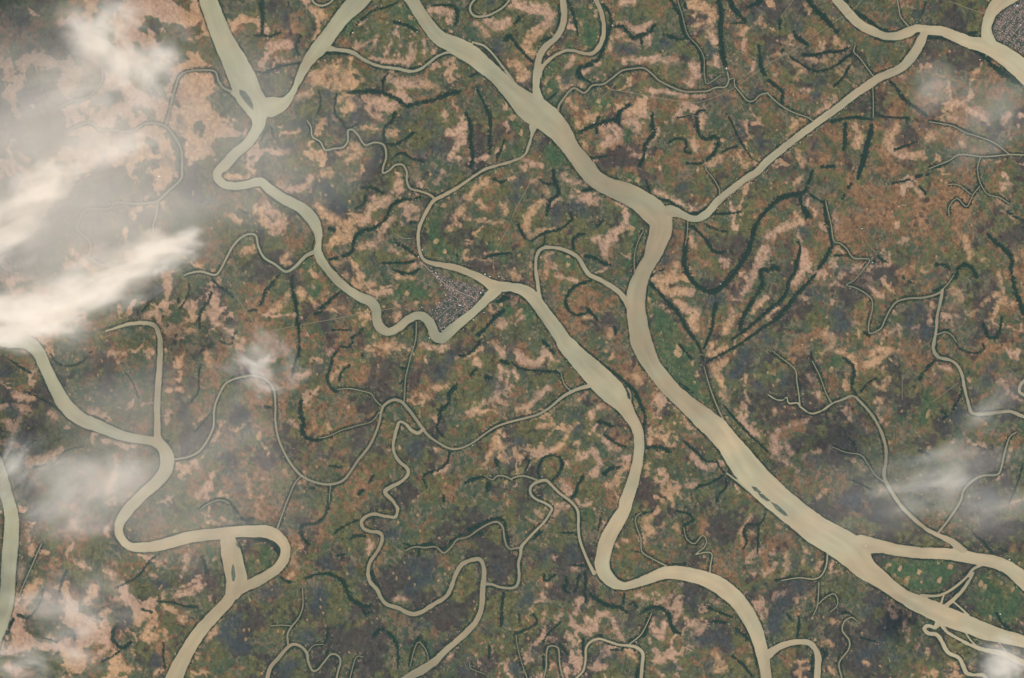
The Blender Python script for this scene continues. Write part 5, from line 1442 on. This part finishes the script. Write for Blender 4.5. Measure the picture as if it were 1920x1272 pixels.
# ------------------------------------------------------------------ towns
def roofmat(name, c):
    m, nt, b = mat_new(name); geo = N(nt, 'ShaderNodeNewGeometry'); n1 = N(nt, 'ShaderNodeTexNoise'); n1.inputs['Scale'].default_value = 2.2; n1.inputs['Detail'].default_value = 2
    nt.links.new(geo.outputs['Position'], n1.inputs['Vector'])
    d = [x * .45 for x in c]; e = [min(.8, x * 1.6) for x in c]
    nt.links.new(ramp(nt, n1.outputs[0], [(.35, d), (.5, c), (.65, e)]), b.inputs['Base Color']); b.inputs['Roughness'].default_value = .7; return m
ROOF = [roofmat('faded_pink_roofing', (.28, .18, .14)), roofmat('grey_metal_roofing', (.17, .125, .10)), roofmat('rusted_roofing', (.13, .075, .055)), roofmat('white_metal_roofing', (.68, .62, .58))]
def houses(px, py, L_, W_, ang, H=.06):
    n = len(px); wx, wy = W(px, py); l = L_ / 2 * S; w = W_ / 2 * S
    loc = np.array([(-1, -1, 0), (1, -1, 0), (1, 1, 0), (-1, 1, 0), (-1, -1, 1), (1, -1, 1), (1, 1, 1), (-1, 1, 1), (-1, 0, 1.5), (1, 0, 1.5)], float)
    x = loc[None, :, 0] * l[:, None]; y = loc[None, :, 1] * w[:, None]; z = np.broadcast_to(loc[None, :, 2] * H, x.shape)
    ca, sa = np.cos(ang)[:, None], np.sin(ang)[:, None]
    V = np.stack([x * ca - y * sa + wx[:, None], x * sa + y * ca + wy[:, None], z], -1)
    F = np.array([(0, 1, 5, 4), (2, 3, 7, 6), (1, 2, 6, 5), (3, 0, 4, 7), (4, 5, 9, 8), (6, 7, 8, 9)])
    T = np.array([(5, 6, 9), (7, 4, 8)])
    return V.reshape(-1, 3), (F[None] + (np.arange(n) * 10)[:, None, None]).reshape(-1, 4), (T[None] + (np.arange(n) * 10)[:, None, None]).reshape(-1, 3)
def multi(name, V, Q, T, mats, mi):
    me = bpy.data.meshes.new(name); nq, ntt = len(Q), len(T)
    me.vertices.add(len(V)); me.vertices.foreach_set('co', V.astype(np.float32).ravel())
    me.loops.add(nq * 4 + ntt * 3); me.loops.foreach_set('vertex_index', np.concatenate([Q.ravel(), T.ravel()]).astype(np.int32))
    me.polygons.add(nq + ntt); me.polygons.foreach_set('loop_start', np.concatenate([np.arange(nq) * 4, nq * 4 + np.arange(ntt) * 3]).astype(np.int32))
    me.update(calc_edges=True)
    for m in mats: me.materials.append(m)
    me.polygons.foreach_set('material_index', mi.astype(np.int32))
    o = bpy.data.objects.new(name, me); C.objects.link(o); return o
TOWN = parse("b2 1245,690 1320,730 1420,800 1520,830 1640,860 1730,905 1735,925 1690,985 1600,1070 1500,1160 1420,1225 1385,1232 1355,1180 1310,1130 1285,1060 1330,1020 1440,930 1330,800")[:, :2]
TCORE = parse("b2 1330,745 1380,790 1430,815 1530,832 1640,862 1728,908 1732,925 1690,985 1600,1070 1540,1050 1500,1000 1440,930 1380,860 1330,790")[:, :2]
CORN = parse("a4 1870,-60 1740,90 1690,160 1672,210 1680,260 1712,305 1800,350 1920,415 2000,460 2000,-60")[:, :2]
ST = """b2 1240,690 1330,780 1460,880 1600,940 1695,978
b2 1290,1030 1330,1130 1360,1190
b2 1340,1110 1450,1020 1560,950 1640,880
b2 1380,1150 1500,1060 1610,1000
b2 1450,830 1540,960 1590,1060
b2 1540,835 1620,950 1660,1000
a4 1740,175 1830,80
a4 1740,160 1830,245 1920,320
a4 1800,70 1870,130 1930,180
a4 1690,230 1790,300 1920,380
a4 1790,300 1900,170 1960,90"""
SF = Field(WF.xs, WF.ys)
for l in ST.splitlines(): SF.stroke(catmull(parse(l), 6) * [1, 1, 0] + [0, 0, 1.2], 0, marg=6)
def town(poly, step, a0, seed, prob, name, label, warm):
    x0, y0 = poly.min(0); x1, y1 = poly.max(0); cx_, cy_ = (x0 + x1) / 2, (y0 + y1) / 2; R = max(x1 - x0, y1 - y0)
    g = np.arange(-R, R, step); A, B = np.meshgrid(g, g); A = A + rng.uniform(-.3, .3, A.shape) * step; B = B + rng.uniform(-.3, .3, B.shape) * step
    blk = (np.abs(((A / (step * 5.5)) % 1) - .5) < .42) & (np.abs(((B / (step * 9)) % 1) - .5) < .45)
    A, B = A[blk], B[blk]; ca, sa = math.cos(a0), math.sin(a0); px = cx_ + A * ca - B * sa; py = cy_ + A * sa + B * ca
    k = inside(poly, px, py) & (sampleW(U, px, py) > .8) & (sampleW(SF.v, px, py) > .7); px, py = px[k], py[k]
    p = prob(px, py); k = rng.uniform(0, 1, len(px)) < p; px, py = px[k], py[k]; n = len(px)
    ang = np.where(rng.uniform(0, 1, n) < .7, -a0, -a0 + math.pi / 2) + rng.normal(0, .06, n)
    V, Q, T = houses(px, py, rng.uniform(.7, 1.25, n) * step, rng.uniform(.5, .85, n) * step, ang)
    h = rng.choice(3, n, p=warm); mi = np.concatenate([np.repeat(h, 6), np.repeat(h, 2)])
    o = multi(name, V, Q, T, ROOF[:3], mi); tag(o, label, 'town houses', kind='stuff')
def pr(px, py):
    c = inside(TCORE, px, py); n = fbm(px / 12, py / 12, 61, 2)
    return np.where(c, np.where(n > .4, .85, .5), np.where(n > .5, .6, .25))
town(TOWN, 2.1, .62, 3, pr, 'town_houses', 'packed pink and grey roofs of the riverside town in the centre', [.5, .3, .2])
town(CORN, 2.0, .66, 4, lambda x, y: np.where(fbm(x / 9, y / 9, 62, 2) > .36, .78, .25), 'town_houses', 'gridded grey-mauve roofs of the town cut by the top right corner', [.35, .5, .15])
TG, nt, b = mat_new('town_ground'); b.inputs['Roughness'].default_value = .95
geo = N(nt, 'ShaderNodeNewGeometry'); n1 = N(nt, 'ShaderNodeTexNoise'); n1.inputs['Scale'].default_value = .5; n1.inputs['Detail'].default_value = 6; nt.links.new(geo.outputs['Position'], n1.inputs['Vector'])
nt.links.new(ramp(nt, n1.outputs[0], [(.4, (.014, .026, .015)), (.52, (.04, .040, .028)), (.66, (.10, .075, .058))]), b.inputs['Base Color'])
def pave(poly, z, lb):
    wx, wy = W(poly[:, 0], poly[:, 1]); me = bpy.data.meshes.new('town_ground'); me.from_pydata([(a, b2, z) for a, b2 in zip(wx, wy)], [], [tuple(range(len(poly)))]); me.materials.append(TG)
    o = bpy.data.objects.new('town_ground', me); C.objects.link(o); tag(o, lb, 'ground', kind='structure')
pave(TOWN, .006, 'wooded gardens and lanes in the western half of the central town'); pave(TCORE, .012, 'trodden earth and gardens beneath the central town'); pave(CORN, .012, 'trodden earth beneath the corner town')
STM, nt, b = mat_new('pale_street'); b.inputs['Base Color'].default_value = (.24, .16, .115, 1); b.inputs['Roughness'].default_value = .95
for i, l in enumerate(ST.splitlines()):
    P = catmull(parse(l), 6); o = ribbon(P, 1.3 if i == 0 else .8, .022 + .003 * i + .0, STM, 'street'); x, y = where(P)
    tag(o, f"pale street in the {'central' if i < 6 else 'corner'} town centred {x}% across and {y}% down", 'street', kind='structure')
# large pale-roofed sheds that stand out one by one
SHED = [("b2 1362,985", 3.4, 'largest white-roofed compound west of the central town streets'), ("b2 1675,912", 2.4, 'white warehouse near the eastern tip of the central town'),
 ("b2 1715,922", 2.2, 'white warehouse at the eastern point where two rivers meet the town'), ("b2 1395,1205", 3.0, 'large white shed at the southern riverside tip of the central town'),
 ("b2 1420,1190", 2.2, 'pale shed just inland of the southern riverside tip of the town'), ("b2 1375,1215", 2.0, 'pale shed beside the southern bend of the town river'),
 ("b2 1340,765", 2.4, 'white shed on the north-west edge of the town by the orange road'), ("b2 1355,790", 1.8, 'smaller white shed south of the town\'s north-west road'),
 ("b2 1225,600", 1.8, 'white jetty shed at the narrow river neck north-west of town'), ("b2 1218,640", 2.2, 'pale buildings at the bridge head north-west of town'),
 ("b2 1240,665", 2.4, 'bluish roof at the bridge between the town and the brown river'), ("b2 1265,660", 2.2, 'pink-roofed building east of the north-western bridge'),
 ("b2 1290,855", 1.6, 'lone white roof in the green west of town'), ("b2 1415,930", 1.8, 'white roof inside the western town greenery'),
 ("b2 1520,1005", 2.4, 'square white roof in the middle of the southern town'), ("b2 1590,890", 2.0, 'pale hall among the northern town roofs'),
 ("b2 1700,790", 2.6, 'pinkish riverside mill on the north bank opposite the town'), ("b2 1740,800", 2.2, 'pale riverside mill east of its neighbour on the north bank'),
 ("b2 1810,790", 1.8, 'white shed at the road end north of the river junction'), ("b2 1620,1115", 2.0, 'white boat shed on the south bank facing the town'),
 ("b2 1545,1185", 1.8, 'white shed on the south bank below the town'), ("b2 1300,1245", 1.8, 'pale shed on the west bank south of the river bend'),
 ("b2 1700,1060", 1.6, 'small pale shed on the south bank opposite the town centre'), ("b2 1235,1020", 1.5, 'white roof between the river bend and the town'),
 ("a4 1858,45", 3.4, 'large orange-white roof at the top of the corner town'), ("a4 1875,100", 2.2, 'white roof in the northern blocks of the corner town'),
 ("a4 1880,190", 2.2, 'white roof near the photo\'s right edge in the corner town'), ("a4 1635,405", 2.4, 'white mill roof across the river south of the corner town'),
 ("a4 1580,448", 1.8, 'small white roof south-west of the riverside mill'), ("a4 1893,628", 2.4, 'white roof at the right edge below the river'),
 ("a4 600,350", 2.6, 'pale farm compound at the creek crossing in the upper right'), ("a3 1597,512", 2.6, 'white farm building at the foot of the long straight tree belt'),
 ("a3 610,918", 2.6, 'white farm building on the dark hooked belt right of the largest river'), ("a3 750,190", 2.0, 'pale roof where two tree belts meet at the top'),
 ("a3 1550,1068", 1.8, 'pale roof on the outer bend of a tree belt left of the canal'), ("a2 988,853", 2.2, 'white roof at the edge of a broad tan field'),
 ("a2 1070,158", 2.0, 'orange-roofed cluster on the island between two top rivers'), ("a2 720,245", 2.4, 'pale riverside hamlet beside the slanting green river'),
 ("a2 935,48", 1.8, 'orange-roofed hamlet near the top of the river island'), ("a2 1200,240", 2.0, 'pale hamlet at the tail of a tree belt on the river island'),
 ("c1 958,225", 2.6, 'white compound in hazy fields right of the lower left river'), ("b3 1555,850", 2.4, 'white building on the dark curved tree belt at its lowest bend'),
 ("b1 1185,45", 3.0, 'pale bare clearing with buildings near the misty creek'), ("c2 925,497", 1.6, 'white roof at the mouth of a side creek'),
 ("b4 780,688", 1.8, 'white roof at the kink of a right side creek'), ("b4 745,938", 1.8, 'pink-white roof on a creek bend at the right'),
 ("b4 700,435", 1.8, 'white roof amid rust coloured fields'), ("b4 1300,862", 1.8, 'white roof near a creek fork at the right'),
 ("d4 1730,795", 2.2, 'white roof on the green delta flat at lower right'), ("d4 1800,390", 2.2, 'white roof of the village on the north bank at lower right'),
 ("d4 1768,378", 1.8, 'smaller roof just west of the lower right village'), ("d3 920,998", 1.8, 'white roof by the arched creek at the bottom'),
 ("c3 225,1012", 1.8, 'white roof on the neck between two loops of a creek'), ("a4 1700,1000", 1.6, 'pale roof above the right side canal'),
 ("c2 1608,772", 1.6, 'white roof on the thin creek right of the junction'), ("d2 1712,378", 1.8, 'yellow roof at the head of the big lower meander')]
WALL, nt, b = mat_new('plaster_wall'); b.inputs['Base Color'].default_value = (.5, .44, .38, 1)
for k, (pos, sz, lb) in enumerate(SHED):
    p = parse(pos)[0]; x, y = p[0], p[1]
    for t_ in range(8):
        d = sampleW(U, np.array([x]), np.array([y]))[0]
        if d > 1.8: break
        e_ = lambda ax, ay: sampleW(U, np.array([x + ax]), np.array([y + ay]))[0]
        gx_, gy_ = e_(3, 0) - e_(-3, 0), e_(0, 3) - e_(0, -3); gl_ = math.hypot(gx_, gy_) + 1e-6; x += 2 * gx_ / gl_; y += 2 * gy_ / gl_
    V, Q, T = houses(np.array([0.]), np.array([0.]), np.array([sz * 1.05]), np.array([sz * .7]), np.array([rng.uniform(-.8, .8)]), .1)
    ox, oy = W(0, 0); V = V - [ox, oy, 0]
    rm = ROOF[3] if k % 5 else ROOF[0]
    mi = np.array([0, 0, 0, 0, 1, 1, 0, 0]); o = multi('warehouse', V, Q, T, [WALL, rm], mi); wx, wy = W(x, y); o.location = (float(wx), float(wy), 0.024)
    tag(o, lb, 'warehouse')
# farmhouses strung along the levees: one mesh per kind, copied
protos = []
for s_ in range(4):
    V, Q, T = houses(np.array([960.]), np.array([636.]), np.array([1.2 + .15 * s_]), np.array([.85]), np.array([.7 * s_]), .05)
    o = multi('farmhouse', V, Q, T, [WALL, roofmat('limewashed_roofing', (.48, .42, .36)) if s_ % 2 else roofmat('straw_roofing', (.38, .25, .15))], np.array([0, 0, 0, 0, 1, 1, 0, 0])); protos.append(o)
spots = []
for r, pb in [(rivers[6], 1.0)]:
    for k in range(len(r['P'])):
        a = r['P'][k]; b2 = r['P'][min(k + 1, len(r['P']) - 1)]; d = (b2 - a)[:2]; l = np.hypot(*d)
        if l < .1 or a[1] < 150 or a[1] > 395: continue
        nn = np.array([-d[1], d[0]]) / l
        if nn[1] < 0: nn = -nn
        for q in range(2):
            if rng.random() < .42: spots.append(a[:2] + nn * (a[2] / 2 + rng.uniform(1.5, 6)))
for i, r in enumerate(rivers):
    for k in range(0, len(r['P']) - 1, 4):
        if rng.random() < .16 and len(spots) < 290:
            a, c = r['P'][k], r['P'][k + 1]; d = (c - a)[:2]; l = np.hypot(*d) + 1e-9; nn = np.array([-d[1], d[0]]) / l * rng.choice([-1, 1]); spots.append(a[:2] + nn * (a[2] / 2 + rng.uniform(2, 5)))
spots = [s for s in spots if 0 < s[0] < 1920 and 0 < s[1] < 1272 and sampleW(U, np.array([s[0]]), np.array([s[1]]))[0] > 1.2][:290]
def bankword(q):
    e_ = lambda ax, ay: sampleW(WF.v, np.array([q[0] + ax]), np.array([q[1] + ay]))[0]
    gx_, gy_ = e_(2, 0) - e_(-2, 0), e_(0, 2) - e_(0, -2)
    return ('east' if gx_ > 0 else 'west') if abs(gx_) > abs(gy_) else ('south' if gy_ > 0 else 'north')
def placeword(q):
    return ('top', 'upper', 'middle', 'lower', 'bottom')[min(4, int(q[1] / 254.5))] + ' ' + ('far left', 'left', 'left of centre', 'centre', 'right of centre', 'right', 'far right')[min(6, int(q[0] / 274.3))]
def riverword(q):
    i_ = int(sampleW(WF.lab, np.array([q[0]]), np.array([q[1]]))[0]); return 'wide river' if thin[i_] > 9 else 'narrow river' if thin[i_] > 4.5 else 'thin creek'
for k, s_ in enumerate(spots):
    pr_ = protos[k % 4]; o = pr_ if k < 4 else pr_.copy()
    if k >= 4: C.objects.link(o)
    wx, wy = W(s_[0], s_[1]); o.location = (float(wx), float(wy), .004)
    tag(o, f"tiny {'straw' if k % 2 == 0 else 'white'}-roofed farmhouse on the {bankword(s_)} bank of a {riverword(s_)}, {placeword(s_)}", 'farmhouse', 'farmhouses strung along the river banks')

# one small boat on the lower right river
BM_, nt, b = mat_new('boat_paint'); b.inputs['Base Color'].default_value = (.7, .68, .66, 1)
hull = [(-.22, 0, .02), (-.18, -.05, .02), (.12, -.05, .02), (.26, 0, .02), (.12, .05, .02), (-.18, .05, .02)]
hv = hull + [(x * 1.08, y * 1.25, .07) for x, y, z in hull]
me = bpy.data.meshes.new('hull'); me.from_pydata(hv, [], [(i, (i + 1) % 6, 6 + (i + 1) % 6, 6 + i) for i in range(6)] + [tuple(range(6, 12)), tuple(range(5, -1, -1))]); me.materials.append(BM_)
for pos, lb, an in [("d4 728,288", 'small white boat on the wide water where the largest river splits', .6)]:
    p = parse(pos)[0]; e = bpy.data.objects.new('river_boat', None); C.objects.link(e); wx, wy = W(p[0], p[1]); e.location = (float(wx), float(wy), 0.005); e.rotation_euler[2] = an
    tag(e, lb, 'boat'); h = bpy.data.objects.new('hull', me); C.objects.link(h); h.parent = e
    cm = bpy.data.meshes.new('cabin'); cm.from_pydata([(-.14, -.03, .072), (.0, -.03, .072), (.0, .03, .072), (-.14, .03, .072), (-.13, -.025, .12), (-.01, -.025, .12), (-.01, .025, .12), (-.13, .025, .12)], [], [(0, 1, 5, 4), (1, 2, 6, 5), (2, 3, 7, 6), (3, 0, 4, 7), (4, 5, 6, 7)]); cm.materials.append(BM_)
    c_ = bpy.data.objects.new('cabin', cm); C.objects.link(c_); c_.parent = e

# ------------------------------------------------------------------ clouds: lens-shaped banks of real vapour with wispy density
CLZ = 55.0; KC = (CAM_Z - CLZ) / CAM_Z
def cloud_mat(dens, sx, sy, ang, thr, det, ridge, flat, rough, seed):
    m = bpy.data.materials.new('cloud_vapour'); m.use_nodes = True; nt = m.node_tree; nt.nodes.clear(); L = nt.links.new
    out = N(nt, 'ShaderNodeOutputMaterial'); pv = N(nt, 'ShaderNodeVolumePrincipled'); L(pv.outputs[0], out.inputs['Volume'])
    pv.inputs['Color'].default_value = (1, .94, .865, 1); pv.inputs['Anisotropy'].default_value = -0.15
    tc = N(nt, 'ShaderNodeTexCoord'); ln = N(nt, 'ShaderNodeVectorMath', operation='LENGTH'); L(tc.outputs['Object'], ln.inputs[0])
    geo = N(nt, 'ShaderNodeNewGeometry'); mp = N(nt, 'ShaderNodeMapping'); mp.inputs['Rotation'].default_value = (0, 0, ang); mp.vector_type = 'TEXTURE'
    mp.inputs['Scale'].default_value = (sx, sy, 20); L(geo.outputs['Position'], mp.inputs['Vector'])
    ns = N(nt, 'ShaderNodeTexNoise'); ns.inputs['Scale'].default_value = 1; ns.inputs['Detail'].default_value = det; ns.inputs['Roughness'].default_value = rough; ns.inputs['Distortion'].default_value = .6
    L(mp.outputs[0], ns.inputs['Vector'])
    fall = N(nt, 'ShaderNodeMapRange', interpolation_type='SMOOTHSTEP'); fall.inputs['From Min'].default_value = 1.0; fall.inputs['From Max'].default_value = flat; 
    wp = N(nt, 'ShaderNodeTexNoise'); wp.inputs['Scale'].default_value = 2.2; wp.inputs['Detail'].default_value = 3
    ofs = N(nt, 'ShaderNodeVectorMath', operation='ADD'); ofs.inputs[1].default_value = (seed * 3.7, seed * 1.3, 0); L(tc.outputs['Object'], ofs.inputs[0]); L(ofs.outputs[0], wp.inputs['Vector'])
    wm = N(nt, 'ShaderNodeMath', operation='MULTIPLY_ADD'); wm.inputs[1].default_value = 1.5; wm.inputs[2].default_value = -.55; L(wp.outputs[0], wm.inputs[0])
    wa = N(nt, 'ShaderNodeMath', operation='ADD'); L(wm.outputs[0], wa.inputs[0]); L(ln.outputs['Value'], wa.inputs[1])
    L(wa.outputs[0], fall.inputs['Value'])
    edge = N(nt, 'ShaderNodeMapRange', interpolation_type='SMOOTHSTEP'); edge.inputs['From Min'].default_value = 1.0; edge.inputs['From Max'].default_value = .8; L(ln.outputs['Value'], edge.inputs['Value'])
    nr = N(nt, 'ShaderNodeMapRange'); nr.inputs['From Min'].default_value = thr; nr.inputs['From Max'].default_value = thr + ridge; L(ns.outputs[0], nr.inputs['Value'])
    pw = N(nt, 'ShaderNodeMath', operation='POWER'); pw.inputs[1].default_value = 1.5; L(nr.outputs[0], pw.inputs[0])
    m1 = N(nt, 'ShaderNodeMath', operation='MULTIPLY'); L(fall.outputs[0], m1.inputs[0]); L(pw.outputs[0], m1.inputs[1]); m3 = N(nt, 'ShaderNodeMath', operation='MULTIPLY'); L(m1.outputs[0], m3.inputs[0]); L(edge.outputs[0], m3.inputs[1]); m1 = m3
    m2 = N(nt, 'ShaderNodeMath', operation='MULTIPLY'); m2.inputs[1].default_value = dens; L(m1.outputs[0], m2.inputs[0]); L(m2.outputs[0], pv.inputs['Density'])
    return m
sph = None
def cloud(px, py, rx, ry, deg, dens, label, thick=8, thr=.33, sx=30, sy=11, det=7, ridge=.38, nang=None, flat=0.0, rough=.55):
    global sph
    if sph is None:
        import bmesh
        bm = bmesh.new(); bmesh.ops.create_icosphere(bm, subdivisions=3, radius=1.0); sph = bpy.data.meshes.new('cloud'); bm.to_mesh(sph); bm.free()
    me = sph.copy(); o = bpy.data.objects.new('cloud', me); C.objects.link(o)
    wx, wy = W(px, py); o.location = (float(wx) * KC, float(wy) * KC, CLZ); o.scale = (rx * S * KC, ry * S * KC, thick / 2); o.rotation_euler = (0, 0, math.radians(deg))
    a = math.radians(deg if nang is None else nang)
    me.materials.append(cloud_mat(dens * 2 / thick, sx, sy, a, thr, det, ridge, flat, rough, len([q for q in C.objects if q.name.startswith('cloud')]))); tag(o, label, 'cloud', 'thin clouds drifting over the plain')
for c_ in CLOUDS: cloud(*c_[0], **(c_[1] if len(c_) > 1 else {}))

# ------------------------------------------------------------------ air: one closed box of thin even haze round camera and land
hv = [(x, y, z) for z in (-1.5, CAM_Z + 12) for x, y in ((-70000, -70000), (70000, -70000), (70000, 70000), (-70000, 70000))]
hv = [(x, y, z) for x, y, z in hv]
hm = bpy.data.materials.new('haze_air'); hm.use_nodes = True; nt = hm.node_tree; nt.nodes.clear()
out = N(nt, 'ShaderNodeOutputMaterial'); pv = N(nt, 'ShaderNodeVolumePrincipled'); nt.links.new(pv.outputs[0], out.inputs['Volume'])
pv.inputs['Color'].default_value = (.50, .86, 1.0, 1); pv.inputs['Density'].default_value = HAZE; pv.inputs['Anisotropy'].default_value = 0
me = bpy.data.meshes.new('haze'); me.from_pydata(hv, [], [(3, 2, 1, 0), (4, 5, 6, 7), (0, 1, 5, 4), (1, 2, 6, 5), (2, 3, 7, 6), (3, 0, 4, 7)]); me.materials.append(hm)
o = bpy.data.objects.new('haze', me); C.objects.link(o); tag(o, 'pale bluish haze of the air above the whole delta', 'haze', kind='stuff')
